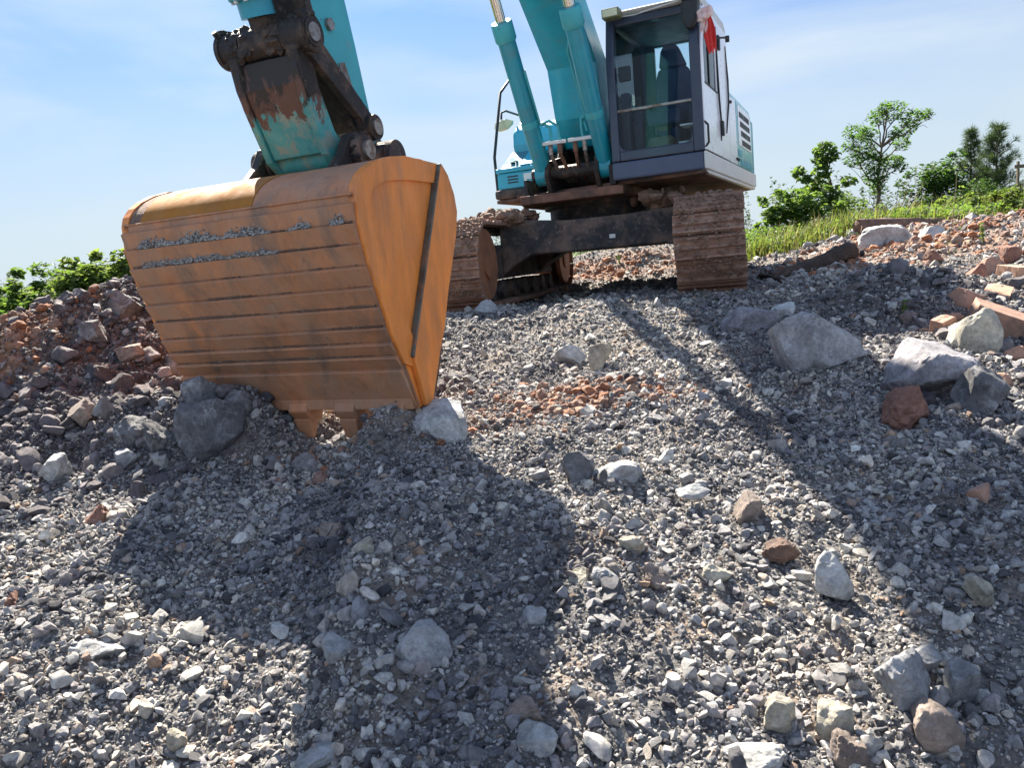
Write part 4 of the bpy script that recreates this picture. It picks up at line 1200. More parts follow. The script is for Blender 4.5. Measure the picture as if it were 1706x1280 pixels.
b = UB(); b.box(.74, 1.02, .62, .96, 1.361, 1.55); b.box(.78, .99, .60, .80, 1.551, 1.70); b.build('muddy_bag', M['mat'], cabo, 0.06, 4)
b = UB(); b.box(1.08, 1.23, .85, 1.05, 1.44, 1.455); b.box(1.10, 1.24, .80, 1.05, 1.60, 1.615); b.box(1.06, 1.24, .7, 1.06, 1.361, 1.43); b.build('paper_stack', M['paper'], cabo, 0.003)
b = UB(); b.box(.58, .70, .5, .7, 1.40, 1.74); b.build('storage_box', M['navy_base'], cabo, 0.01)
# work lamp, beacon housing, cable
b = UB(); b.box(.455, .625, 1.13, 1.26, 2.66, 2.75); wl_ = b.build('work_lamp', M['lamp_body'], cabo, 0.012)
b = UB(); b.box(.468, .612, 1.2605, 1.266, 2.672, 2.738); b.build('lamp_lens', M['lens'], wl_, 0.002)
b = UB(); b.box(1.20, 1.37, 1.08, 1.22, 2.70, 2.80); b.build('work_lamp', M['lamp_body'], cabo, 0.012)
b = UB(); b.prism([(1.20, 2.70), (1.20, 2.52), (1.24, 2.44), (1.30, 2.44), (1.34, 2.52), (1.36, 2.70)], 1.07, 1.20, 'y'); b.build('mirror_housing', M['black'], cabo, 0.02)
b = UB(); b.tube([(.62, 1.12, 2.685), (.75, 1.15, 2.67), (.9, 1.17, 2.68), (1.1, 1.15, 2.705), (1.2, 1.12, 2.72)], .006, 6); b.build('lamp_cable', M['skirt'], cabo)

# --- boom
bo = UB()
bo.prism([(.04, 1.58), (.45, 1.62), (.66, 1.90), (.79, 2.40), (1.43, 2.95), (2.30, 3.50), (2.95, 3.80), (3.9, 3.92), (5.60, 3.74),
          (5.86, 3.80), (5.90, 4.02), (5.7, 4.14), (4.4, 4.68), (3.2, 4.86), (2.5, 4.70), (1.9, 4.10), (1.0, 2.98), (.42, 2.50), (0.0, 2.16), (-.18, 1.9), (-.12, 1.66)], CX - .27, CX + .27)
boom = bo.build('boom', M['teal'], exc, 0.012)
b = UB(); b.cylx(2.62, 4.18, .10, CX - .46, CX + .46); b.build('boom_pin', M['grease'], boom)
b = UB(); b.cylx(.0, 1.86, .10, CX - .36, CX + .36); b.build('boom_pin', M['grease'], boom)
b = UB(); b.tube([(CX + .20, .96, 3.02), (CX + .20, .55, 2.70), (CX + .20, .30, 2.48)], .03, 10); b.build('boom_hose', M['black'], boom)


def cyl_points(p, q, t): return tuple(p[i] + (q[i] - p[i]) * t for i in range(3))


for sg in (-1, 1):
    x = CX + sg * .345
    p0, p1 = (x, .91, 1.33), (x, 2.62, 4.18)
    g = cyl_points(p0, p1, .475)
    b = UB(); b.tube([cyl_points(p0, p1, .0), g], .088, 28)
    b.cylx(.91, 1.33, .115, x - .07, x + .07, 24)
    bc = b.build('boom_cylinder', M['teal'], exc)
    b = UB(); b.tube([cyl_points(p0, p1, .425), cyl_points(p0, p1, .43), cyl_points(p0, p1, .475), cyl_points(p0, p1, .48)], [.096, .105, .105, .095], 28); b.build('cylinder_gland', M['teal_arm'], bc)
    b = UB(); b.tube([cyl_points(p0, p1, .47), p1], .05, 24); b.build('cylinder_rod', M['chrome'], bc)
    b = UB(); b.tube([cyl_points(p0, p1, .165), cyl_points(p0, p1, .185)], .094, 28); b.build('cylinder_band', M['teal_arm'], bc)
    # hard pipes clipped to the barrel, towards the boom
    o = -sg
    for k in range(2):
        if sg > 0:
            pth = [(x + o * .10 + k * .028 * o, 1.60 + .02, 2.80 - k * .0), (x + o * .10 + k * .028 * o, 1.47, 2.54), (x + o * (.17 + k * .03), 1.38, 2.40), (x + o * (.16 + k * .03), 1.12, 2.02 - k * .02),
                   (x + o * (.10 + k * .03), 1.10, 1.90 - k * .03), (x + o * (.16 + k * .08), 1.16, 1.80 - k * .01), (x + o * (.17 + k * .09), 1.13, 1.72), (x + o * (.17 + k * .09), 1.10, 1.62)] if k == 0 else \
                  [(x + o * .115, 1.12, 1.68), (x + o * .13, 1.13, 1.76), (x + o * .16, 1.13, 1.80), (x + o * .10, 1.20, 1.82), (x + o * .10, 1.46, 2.40), (x + o * .11, 1.60, 2.75)]
        else:
            pth = [(x + o * .10, 1.50, 2.28), (x + o * .105, 1.20, 1.80), (x + o * (.14 + k * .05), 1.16, 1.80 + k * .03), (x + o * (.18 + k * .09), 1.12, 1.77), (x + o * (.18 + k * .09), 1.10, 1.62)]
        b = UB(); b.tube(pth, .015, 8); b.build('hydraulic_pipe', M['teal_arm'], bc)
    b = UB(); b.box(min(x + o * .07, x + o * .33), max(x + o * .07, x + o * .33), 1.08, 1.12, 1.60, 1.635); b.build('pipe_bracket', M['skirt'], bc, 0.004)
    for k in range(2):
        xx = x + o * (.16 + k * .10)
        b = UB(); b.tube([(xx, 1.10, 1.60), (xx, 1.09, 1.50)], .024, 10); b.tube([(xx, 1.09, 1.50), (xx + o * .02, .98, 1.36), (xx + o * .04, .7, 1.25)], .019, 8)
        b.build('hydraulic_hose', M['steel'] if k == 0 else M['belly'], bc)

# --- arm, its bucket cylinder and linkage
ar = UB()
ar.prism([(5.00, 1.20), (5.12, 1.23), (5.38, 1.63), (5.43, 1.78), (5.47, 1.90), (5.66, 2.50), (6.05, 3.35), (6.16, 3.85), (6.02, 4.02), (5.85, 4.15), (5.66, 4.35), (5.45, 4.40), (5.36, 4.25), (5.42, 3.80), (5.30, 2.9), (5.10, 1.96), (5.045, 1.73), (4.965, 1.34)],
         CX - .165, CX + .165)
arm = ar.build('arm', M['teal_arm'], exc, 0.008)
b = UB(); b.prism([(5.11, 1.20), (5.40, 1.62), (5.455, 1.78), (5.495, 1.90), (5.69, 2.50), (6.05, 3.30), (6.02, 3.30), (5.64, 2.5), (5.44, 1.90), (5.405, 1.78), (5.355, 1.62), (5.09, 1.22)], CX - .168, CX + .172); b.build('arm_front_plate', M['grease'], arm)  # black slab: grease, with the arm front's shade put into the colour
b = UB(); b.cylx(5.02, 1.13, .115, CX - .20, CX + .20); b.build('arm_boss', M['teal_old'], arm)
b = UB(); b.tube([(CX + .165, 5.29, 1.79), (CX + .186, 5.29, 1.79)], .035, 6); b.build('arm_bolt', M['steel'], arm)
b = UB(); b.prism([(5.215, 1.50), (5.235, 1.60), (5.185, 1.615), (5.10, 1.42), (5.105, 1.38)], CX + .166, CX + .172); b.build('worn_patch', M['steel'], arm)
b = UB(); b.cylx(5.72, 3.95, .13, CX - .30, CX + .30); b.build('arm_pin', M['grease'], arm)
TP, LP, AP, BP = (5.60, 1.665), (5.35, 1.10), (5.10, 1.26), (5.02, 1.10)
b = UB(); b.tube([(CX, 5.70, 1.965), (CX, 6.16, 3.40)], .098, 28); bcy = b.build('bucket_cylinder', M['teal'], exc)
b = UB(); b.tube([(CX, 5.672, 1.86), (CX, 5.675, 1.87), (CX, 5.70, 1.965), (CX, 5.705, 1.99)], [.108, .122, .122, .112], 28)
b.tube([(CX, 5.648, 1.78), (CX, 5.672, 1.86)], .088, 28)
gl = b.build('cylinder_gland', M['teal'], bcy)
for k in range(10):
    a = k * math.pi / 5
    b = UB(); b.tube([(CX + .098 * math.cos(a), 5.672 + .098 * math.sin(a), 1.852 - .03 * math.sin(a)), (CX + .098 * math.cos(a), 5.678 + .098 * math.sin(a), 1.872 - .03 * math.sin(a))], .012, 6); b.build('gland_bolt', M['skirt'], gl)
b = UB(); b.tube([(CX, TP[0], TP[1]), (CX, 5.65, 1.80)], .060, 20); b.cylx(TP[0], TP[1], .084, CX - .128, CX + .128); b.build('cylinder_rod', M['grease'], bcy)
# bucket link: two bosses at the top, a boxed plate, one boss at the bottom
li = UB()
out_ = [(5.655, 1.60), (5.66, 1.50), (5.62, 1.36), (5.49, 1.09), (5.42, 1.03), (5.32, 1.05), (5.32, 1.13), (5.40, 1.22), (5.49, 1.42), (5.53, 1.60)]
for sg in (-1, 1):
    li.prism(out_, CX + sg * .185 - .022, CX + sg * .185 + .022)
li.prism([(5.63, 1.44), (5.60, 1.36), (5.475, 1.10), (5.44, 1.11), (5.56, 1.40), (5.58, 1.44)], CX - .163, CX + .163)
li.cylx(LP[0], LP[1], .088, CX - .205, CX + .205)
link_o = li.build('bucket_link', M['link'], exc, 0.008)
b = UB(); b.prism([(5.640, 1.575), (5.634, 1.44), (5.604, 1.375), (5.57, 1.40), (5.56, 1.575)], CX - .160, CX + .160); b.build('dark_cavity_plate', M['link'], link_o, 0.006)  # added plate closing the yoke gap, dark to stand for its shaded cavity
for sg in (-1, 1):
    b = UB(); b.cylx(TP[0], TP[1], .086, CX + sg * .21 - .075, CX + sg * .21 + .075); b.prism([(5.655, 1.70), (5.672, 1.60), (5.64, 1.45), (5.60, 1.36), (5.52, 1.40), (5.53, 1.70)], CX + sg * .188 - .034, CX + sg * .188 + .034)
    b.build('link_yoke', M['grease'], link_o, 0.012)
b = UB(); b.cylx(TP[0], TP[1], .046, CX - .298, CX + .298); b.build('link_pin', M['steel'], link_o)
for sg in (-1, 1):
    b = UB()
    x0, x1 = (CX + sg * .205, CX + sg * .25) if sg > 0 else (CX - .25, CX - .205)
    b.prism([(TP[0] + .05, TP[1] - .06), (TP[0] - .02, TP[1] + .07), (TP[0] - .085, TP[1] + .01), (AP[0] - .055, AP[1] + .04), (AP[0] - .045, AP[1] - .06), (AP[0] + .055, AP[1] - .06), (AP[0] + .09, AP[1] + .03)], x0, x1)
    b.cylx(AP[0], AP[1], .07, x0 - .02, x1 + .03)
    b.build('guide_link', M['grease'], exc, 0.006)
for sg in (-1, 1):
    b = UB(); xa = CX + sg * .27
    b.cylx(TP[0], TP[1], .094, xa - .012, xa + .012); b.cylx(TP[0], TP[1], .070, xa - .022, xa + .022)
    b.tube([(xa, TP[0] + .06, TP[1] + .06), (xa, TP[0] + .085, TP[1] + .085)], .016, 8)
    b.box(xa - .02, xa + .02, TP[0] - .03, TP[0] + .04, TP[1] + .08, TP[1] + .105)
    b.build('pin_collar', M['grease'], link_o, 0.004)
gb = UB(); rg_ = np.random.default_rng(44)
for k in range(46):
    a = rg_.uniform(-1.2, 2.2); xx = CX + rg_.uniform(-.27, .27)
    r = rg_.uniform(.008, .026)
    gb.lump((xx, TP[0] + .085 * math.cos(a), TP[1] + .085 * math.sin(a)), (r * 1.4, r * .6, r), 700 + k, 0, 2)
for k in range(30):
    a = rg_.uniform(-.6, 2.4); xx = CX + .30 + rg_.uniform(-.06, .06); r = rg_.uniform(.006, .018)
    gb.lump((xx, LP[0] + .088 * math.cos(a), LP[1] + .088 * math.sin(a)), (r * 1.3, r * .6, r), 800 + k, 0, 2)
tag(gb.build('caked_grease', M['grease'], link_o), kind='stuff')
b = UB(); b.cylx(AP[0], AP[1], .045, CX - .29, CX + .295); b.build('guide_pin', M['steel'], link_o)

# --- bucket
HW = .73
prof = [(5.705, -.24), (5.80, -.02), (5.885, .15), (5.96, .36), (6.01, .50), (6.05, .66), (6.045, .80)]
pl_ = np.array(prof); seglen = np.r_[0, np.cumsum(np.hypot(*np.diff(pl_, axis=0).T))]
def along(t):
    s = t * seglen[-1]
    return np.array([np.interp(s, seglen, pl_[:, 0]), np.interp(s, seglen, pl_[:, 1])])
def normal(t):
    d = along(min(1, t + .01)) - along(max(0, t - .01)); d /= np.hypot(*d)
    return np.array([d[1], -d[0]])
cuts = [0.0, .215, .285, .355, .43, .525, .615, .71, .80, .885, .965]
outer = []
for a, c in zip(cuts[:-1], cuts[1:]):
    outer.append(tuple(along(a + .001) + normal(a) * .003)); outer.append(tuple(along(c - .004) + normal(c) * .026)); outer.append(tuple(along(c - .001) + normal(c) * .021))
outer.append(tuple(along(.97))); outer.append((6.045, .80))
inner = [tuple(along(t) - normal(t) * .03) for t in np.linspace(1, 0, 12)]
bk = UB(); bk.prism(outer + inner, CX - HW + .012, CX + HW - .012)
bucket = bk.build('bucket', M['orange_dirty'], exc)
for i_, c_ in enumerate(cuts[2:-1]):
    q = along(c_ + .004) + normal(c_) * .008
    rj = np.random.default_rng(600 + i_)
    xs = np.linspace(CX - HW + .03, CX + HW - .03, 150)
    rad = np.clip(.0022 + .013 * fbm(xs * 3.5, xs * 0 + i_ * 3.7, 71, 4) + rj.normal(0, .0010, 150), .0004, .011)
    b = UB(); b.tube([(x_, q[0] - .002, q[1] + .002) for x_ in xs], list(rad), 6)
    b.build('packed_dirt', M['dirt'], bucket)
rs = np.random.default_rng(8)
for t, lo, hi, n in ((.885, -.68, .66, 1900), (.80, -.62, .30, 1000), (.43, -.1, .3, 60), (.71, .3, .6, 30)):
    g = UB(); q = along(t) + normal(t) * .013
    pts = []
    for k in range(n):
        x = CX + rs.uniform(lo, hi)
        if fbm(np.array([x * 6.0]), np.array([t * 9]), 5, 2)[0] < -.08 + .3 * (n < 100): continue
        j = abs(rs.normal(0, 1))
        pts.append((x, q[0] - rs.uniform(-.006, .008), q[1] + .003 + .026 * j * (0.5 + fbm(np.array([x * 9.0]), np.array([t]), 6, 2)[0])))
    chips_on(g, pts, 50 + n, .003, .0085)
    if pts: tag(g.build('ledge_gravel', M['ledge'], bucket), kind='stuff')
topc = [(6.045, .805), (6.028, .845), (5.985, .89), (5.93, .925), (5.84, .962), (5.74, .985), (5.60, 1.0), (5.42, 1.0), (5.25, .98)]
tp_ = np.array(topc); td = np.r_[0, np.cumsum(np.hypot(*np.diff(tp_, axis=0).T))]
def smooth_top(n=40):
    t = np.linspace(0, td[-1], n); a = np.interp(t, td, tp_[:, 0]); c = np.interp(t, td, tp_[:, 1])
    for _ in range(6):
        a[1:-1] = (a[:-2] + 2 * a[1:-1] + a[2:]) / 4; c[1:-1] = (c[:-2] + 2 * c[1:-1] + c[2:]) / 4
    return list(zip(a, c))
topc_s = smooth_top()
topi = [(q[0] - .02, q[1] - .03) for q in topc_s[::-1]]
for xa, xb, mm__, dz in ((CX - HW + .012, CX - .60, 'soil', -.004), (CX - .599, CX + .13, 'orange_clean', 0), (CX + .131, CX + HW - .012, 'orange_dirty', -.003)):
    b = UB(); b.prism([(q[0] + dz, q[1] + dz) for q in topc_s] + topi, xa, xb)
    o = b.build('top_panel', M[mm__], bucket)
    o.data.polygons.foreach_set('use_smooth', [True] * len(o.data.polygons)); o.data.set_sharp_from_angle(angle=.6)
b = UB(); xs = np.linspace(CX - HW + .02, CX + HW - .02, 120); b.tube([(x_, 6.048, .803) for x_ in xs], list(np.clip(.006 + .005 * fbm(xs * 14, xs * 0, 5, 2), .002, .01)), 8); b.build('weld_seam', M['orange_dirty'], bucket)
rim = [(5.25, .985), (5.19, .93), (5.14, .83), (5.125, .74), (5.16, .62), (5.235, .47), (5.31, .33), (5.395, .13), (5.46, .03), (5.53, -.10), (5.60, -.235)]
side = [(5.705, -.24)] + prof[1:] + topc[1:]
full = rim[::-1]
for sg in (-1, 1):
    xa, xb = sorted((CX + sg * (HW - .012), CX + sg * (HW - .042)))
    b = UB(); b.prism(side + rim[1:], xa, xb); ck = b.build('cheek', M['orange'], bucket)
    # raised border along the shell and over the top
    o_pts = [(5.715, -.03), (5.80, .0)] + prof[2:] + topc[1:7] + [(5.27, .985)]
    i_pts = [(5.70, .10), (5.705, .13), (5.78, .27), (5.86, .45), (5.91, .57), (5.95, .68), (5.965, .74), (5.955, .775), (5.93, .81), (5.88, .845), (5.80, .868), (5.70, .878), (5.58, .885), (5.30, .885)]
    n_ = min(len(o_pts), len(i_pts)); o_pts, i_pts = o_pts[:n_], i_pts[:n_]
    b = UB(); xa, xb = sorted((CX + sg * (HW - .0125), CX + sg * (HW + .004)))
    for k in range(n_ - 1):
        b.prism([o_pts[k], o_pts[k + 1], i_pts[k + 1], i_pts[k]], xa, xb)
    b.build('cheek_border', M['orange'], ck)
    b = UB(); xa, xb = sorted((CX + sg * (HW - .012), CX + sg * (HW + .020)))
    b.prism([(5.275, .985)] + rim + [(5.66, -.235), (5.70, -.10), (5.735, .01)], xa, xb); cut = b.build('side_cutter', M['orange'], bucket, 0.006)
    b = UB(); xa, xb = sorted((CX + sg * (HW - .010), CX + sg * (HW + .024)))
    b.prism([(5.281, .984), (5.264, .984), (5.737, .02), (5.746, .03)], xa, xb); b.build('edge_strip', M['strip'], cut, 0.003)
    b = UB(); xa, xb = sorted((CX + sg * (HW - .012), CX + sg * (HW + .008)))
    b.prism([(5.475, .09), (5.41, .14), (5.425, .05), (5.47, -.06), (5.54, -.19), (5.575, -.20), (5.50, -.04)], xa, xb); b.build('worn_edge', M['bark_red'], cut)
b = UB(); b.prism([(5.56, -.255), (5.60, -.20), (5.74, -.185), (5.735, -.24)], CX - HW + .02, CX + HW - .02); b.build('lip', M['orange_dirty'], bucket, 0.004)
for k in range(5):
    x = CX - .60 + k * .30
    b = UB()
    b.prism([(5.74, -.20), (5.755, -.245), (5.70, -.31), (5.62, -.31), (5.60, -.22)], x - .062, x + .062)
    b._add([(x - .055, 5.73, -.29), (x + .055, 5.73, -.29), (x + .055, 5.63, -.29), (x - .055, 5.63, -.29), (x - .042, 5.70, -.40), (x + .042, 5.70, -.40), (x + .042, 5.675, -.40), (x - .042, 5.675, -.40)],
           [(0, 1, 2, 3), (4, 5, 6, 7), (0, 1, 5, 4), (1, 2, 6, 5), (2, 3, 7, 6), (3, 0, 4, 7)])
    b.build('bucket_tooth', M['orange_dirty'], bucket, 0.008)
for sg in (-1, 1):
    b = UB(); xa, xb = CX + sg * .285 - .028, CX + sg * .285 + .028
    b.prism([(5.62, .98), (5.50, 1.08), (5.43, 1.18), (5.36, 1.205), (5.28, 1.18), (5.22, 1.08), (5.10, 1.16), (5.02, 1.19), (4.94, 1.13), (4.95, 1.04), (5.15, .96)], xa, xb)
    ear = b.build('bucket_ear', M['grease'], bucket, 0.008)
    b = UB(); b.cylx(LP[0], LP[1], .088, CX + sg * .30 - .06, CX + sg * .30 + .06); b.cylx(BP[0], BP[1], .09, CX + sg * .29 - .06, CX + sg * .29 + .06); b.build('ear_boss', M['frame'], ear, 0.01)
b = UB(); b.cylx(LP[0], LP[1], .05, CX - .39, CX + .385); b.build('bucket_pin', M['steel'], bucket)

# --- the rag tied to the cab corner
rg = empty('tied_rag', (0, 0, 0)); rg.matrix_world = mt
tag(rg, 'red and pinkish white rag knotted to the top corner of the excavator cab', 'rag')


def cloth_strip(name, pts, wid, mat, seed):
    rr = np.random.default_rng(seed)
    mb = UB(); n = len(pts); cols = 9; v = []; f = []
    for i, (p, w) in enumerate(zip(pts, wid)):
        for k in range(cols):
            u_ = k / (cols - 1) - .5
            v.append((p[0] + u_ * w, p[1] + .022 * math.sin(k * 2.2 + i * .5 + seed) * (0.5 + w * 5) + .006 * rr.normal(), p[2] + .008 * rr.normal() - (0.03 * (k % 3) if i == n - 1 else 0)))
    for i in range(n - 1):
        for k in range(cols - 1):
            a = i * cols + k; f.append((a, a + 1, a + 1 + cols, a + cols))
    mb._add(v, f, True)
    o = mb.build(name, mat, rg)
    sd = o.modifiers.new('body', 'SOLIDIFY'); sd.thickness = .006
    ss = o.modifiers.new('soft', 'SUBSURF'); ss.levels = ss.render_levels = 2
    return o


cloth_strip('rag_tail', [(1.45, 1.22, 2.50), (1.452, 1.23, 2.44), (1.455, 1.235, 2.38), (1.46, 1.235, 2.32), (1.468, 1.23, 2.26), (1.47, 1.23, 2.21)], [.06, .09, .12, .12, .10, .07], M['rag_red'], 2)
cloth_strip('rag_tail', [(1.42, 1.245, 2.48), (1.415, 1.25, 2.43), (1.40, 1.255, 2.40)], [.05, .08, .06], M['rag_pink'], 5)
b = UB()
for k, (x, s, h, r) in enumerate([(1.40, 1.215, 2.535, .05), (1.44, 1.22, 2.52, .045), (1.46, 1.215, 2.545, .04), (1.385, 1.23, 2.49, .04), (1.42, 1.24, 2.50, .04)]):
    b.lump((x, s, h), (r, r * .8, r), 900 + k, 0, 3)
kn = b.build('rag_knot', M['rag_pink'], rg)
kn.data.polygons.foreach_set('use_smooth', [True] * len(kn.data.polygons))
# ------------------------------------------------------------------ plants
LR = np.random.default_rng(99)


def leaves_mesh(name, cents, rads, counts, size, mat, droop=0.25, aspect=0.5, fold=0.22, rng=LR, flat=0.75):
    """many small folded leaves through the volume of several clumps"""
    P, S = [], []
    for c, r, n in zip(cents, rads, counts):
        g = rng.normal(size=(n, 3)); g /= np.linalg.norm(g, axis=1)[:, None]
        g *= (rng.uniform(0.15, 1, n) ** 0.5)[:, None]
        P.append(np.array(c) + g * np.array(r if isinstance(r, (tuple, list)) else (r, r, r * flat)))
        S.append(np.full(n, size))
    P = np.concatenate(P); S = np.concatenate(S) * rng.uniform(.6, 1.25, len(P))
    n = len(P)
    a = rng.uniform(0, 2 * np.pi, n)
    d = np.stack([np.cos(a), np.sin(a), -droop + rng.normal(0, .35, n)], 1); d /= np.linalg.norm(d, axis=1)[:, None]
    up = np.stack([rng.normal(0, .45, n), rng.normal(0, .45, n), np.ones(n)], 1)
    w = np.cross(d, up); w /= np.linalg.norm(w, axis=1)[:, None]
    nn = np.cross(w, d)
    L = S[:, None]; W = L * aspect
    b = P - d * L * .5; t = P + d * L * .5
    l = P + w * W * .5 + nn * L * fold * .5; r = P - w * W * .5 + nn * L * fold * .5
    V = np.stack([b, l, t, r], 1).reshape(-1, 3)
    i = np.arange(n) * 4
    F = np.concatenate([np.stack([i, i + 1, i + 2], 1), np.stack([i, i + 2, i + 3], 1)])
    return np_mesh(name, V, F, mat, False)


def trunk_mesh(name, paths, mat):
    mb = MB()
    for pth, r0, r1 in paths:
        n = len(pth); mb.tube([(p[0], -p[1], p[2]) for p in pth], [r0 + (r1 - r0) * i / (n - 1) for i in range(n)], 8)
    v = mb.v; me = bpy.data.meshes.new(name)
    me.from_pydata([(p[0], -p[1], p[2]) for p in v], [], mb.f); me.materials.append(mat)
    me.polygons.foreach_set('use_smooth', mb.sm)
    return me


def wig(a, b, k=4, j=.05, rng=LR):
    a, b = Vector(a), Vector(b); L = (b - a).length
    return [a.lerp(b, i / k) + (Vector(rng.normal(0, j * L, 3)) if 0 < i < k else Vector((0, 0, 0))) for i in range(k + 1)]


def ground_z(p): return float(height(p.x, p.y))


def leafy_tree(name, label, cat, foot_px, Y, clumps, leaf, mat, trunk_r=.03, stem_to=None, group=None, bare=0, droop=.25, aspect=.5):
    """clumps: (px, py, radius px, leaves, depth offset) read off the photograph at the tree's own distance"""
    f = deep(foot_px[0], foot_px[1], Y); f.z = ground_z(f) - .05
    k = Y / FPX * .86
    root = empty(name, f); tag(root, label, cat, group)
    C, Rr, N = [], [], []
    for (px, py, r, n, dy) in clumps:
        c = deep(px, py, Y + dy); C.append(c - f); Rr.append(r * k); N.append(n)
    top = max(C, key=lambda c: c.z) if stem_to is None else deep(stem_to[0], stem_to[1], Y) - f
    stem = wig((0, 0, 0), top, 7, .022)
    paths = [(stem, trunk_r, trunk_r * .25)]
    for c, r in zip(C, Rr):
        zz = max(.12 * top.z, min(c.z - r * .8, top.z * .95) * .85)
        s0 = min(stem, key=lambda q: abs(q.z - zz))
        paths.append((wig(s0, c, 4, .05), trunk_r * .45, trunk_r * .12))
        for q in range(3):
            g = Vector(LR.normal(0, .6, 3)) * r
            paths.append((wig(c.lerp(s0, .35), c + g, 3, .06), trunk_r * .18, trunk_r * .06))
    for q in range(bare):
        a = LR.uniform(0, 6.28); h = LR.uniform(.15, .5) * top.z
        s0 = Vector((0, 0, h)); paths.append((wig(s0, s0 + Vector((math.cos(a) * .5, math.sin(a) * .5, LR.uniform(.2, .6))), 4, .05), trunk_r * .2, trunk_r * .05))
    link('trunk', trunk_mesh('trunk', paths, M['trunk']), root)
    link('crown', leaves_mesh('crown', C, Rr, N, leaf, M[mat], droop, aspect), root)
    return root


def bush(name, label, px, py, Y, wpx, hpx, n, leaf, mat, group=None, clumps=7, cat='bush', aspect=.55, droop=.15):
    f = deep(px, py, Y); f.z = ground_z(f) - .03
    k = Y / FPX; W = wpx * k; H = max(.25, deep(px, py - hpx, Y).z - f.z)
    root = empty(name, f); tag(root, label, cat, group)
    C, Rr, N, paths = [], [], [], []
    for i in range(clumps):
        c = Vector((LR.uniform(-.36, .36) * W, LR.uniform(-.3, .3) * W, H * LR.uniform(.28, .84)))
        r = min(W, H) * LR.uniform(.20, .36)
        C.append(c); Rr.append((r * 1.1, r * 1.1, r * .9)); N.append(n // clumps)
        paths.append((wig((LR.uniform(-.05, .05), 0, 0), c, 4, .06), .014, .004))
    for i in range(clumps * 2):
        c = Vector((LR.uniform(-.5, .5) * W, LR.uniform(-.4, .4) * W, H * LR.uniform(.05, 1.0)))
        C.append(c); Rr.append(min(W, H) * LR.uniform(.08, .15)); N.append(n // clumps // 7)
    link('stem', trunk_mesh('stem', paths, M['trunk']), root)
    link('foliage', leaves_mesh('foliage', C, Rr, N, leaf, M[mat], droop, aspect), root)
    return root


# trees on the right
leafy_tree('sapling_tree', 'tallest airy tree behind the long log, its crown leaning to the right', 'tree', (1455, 372), 17.0,
           [(1490, 185, 26, 230, 0), (1462, 196, 22, 220, .2), (1520, 196, 24, 260, -.2), (1545, 190, 14, 120, 0), (1476, 178, 16, 120, .1), (1508, 215, 22, 240, .1), (1502, 240, 18, 160, .2), (1490, 225, 14, 90, -.2),
            (1425, 222, 24, 260, .2), (1445, 225, 22, 260, -.3), (1415, 245, 16, 130, .1), (1440, 252, 26, 360, .2), (1420, 268, 18, 160, 0), (1455, 270, 28, 420, 0), (1482, 270, 20, 240, .2), (1500, 278, 14, 120, 0), (1460, 295, 24, 320, -.2), (1462, 315, 18, 220, 0), (1500, 265, 10, 60, .2)],
           .085, 'leaf_mid', .045, (1470, 190), bare=10)
leafy_tree('young_tree', 'young broad-leaved tree with rounded leaf clusters left of the tallest tree', 'tree', (1392, 378), 15.0,
           [(1375, 250, 22, 109, 0), (1366, 268, 17, 67, .1), (1388, 262, 14, 50, -.1), (1370, 285, 19, 84, 0), (1332, 290, 17, 71, .1), (1345, 300, 12, 37, 0), (1365, 310, 24, 126, .1), (1385, 325, 22, 109, -.1), (1350, 320, 17, 67, .2), (1372, 345, 19, 84, 0), (1413, 302, 14, 50, .1), (1395, 345, 15, 54, 0)],
           .125, 'leaf', .03, (1375, 245), droop=.5, aspect=.75)
bush('leafy_bush', 'bright leafy bush at the foot of the young tree, nearest the excavator', 1322, 385, 14.2, 110, 72, 1500, .12, 'leaf', aspect=.65)
bush('leafy_bush', 'low mid-green bush between the two trees', 1418, 372, 16, 90, 48, 700, .10, 'leaf')
bush('dark_bush', 'dense dark round bush right of the tallest tree', 1552, 352, 19, 96, 92, 2600, .12, 'leaf_dark', clumps=10)
bush('dark_bush', 'smaller dark bush in front of the pines', 1612, 352, 22, 70, 50, 900, .11, 'leaf_dark')
bush('bright_bush', 'yellow-green bush in front of the dark round bush', 1585, 366, 14.5, 50, 38, 500, .08, 'leaf_bright')
bush('bright_bush', 'yellow-green bush right of the log end', 1630, 368, 13.5, 70, 40, 700, .08, 'leaf_bright')
bush('bright_bush', 'wide yellow-green bush at the right edge of the photo', 1690, 372, 13, 110, 62, 1400, .09, 'leaf_bright', clumps=9)
bush('bright_bush', 'pale yellow-green bush hiding the foot of the pines', 1655, 352, 17, 90, 44, 800, .09, 'leaf_bright')


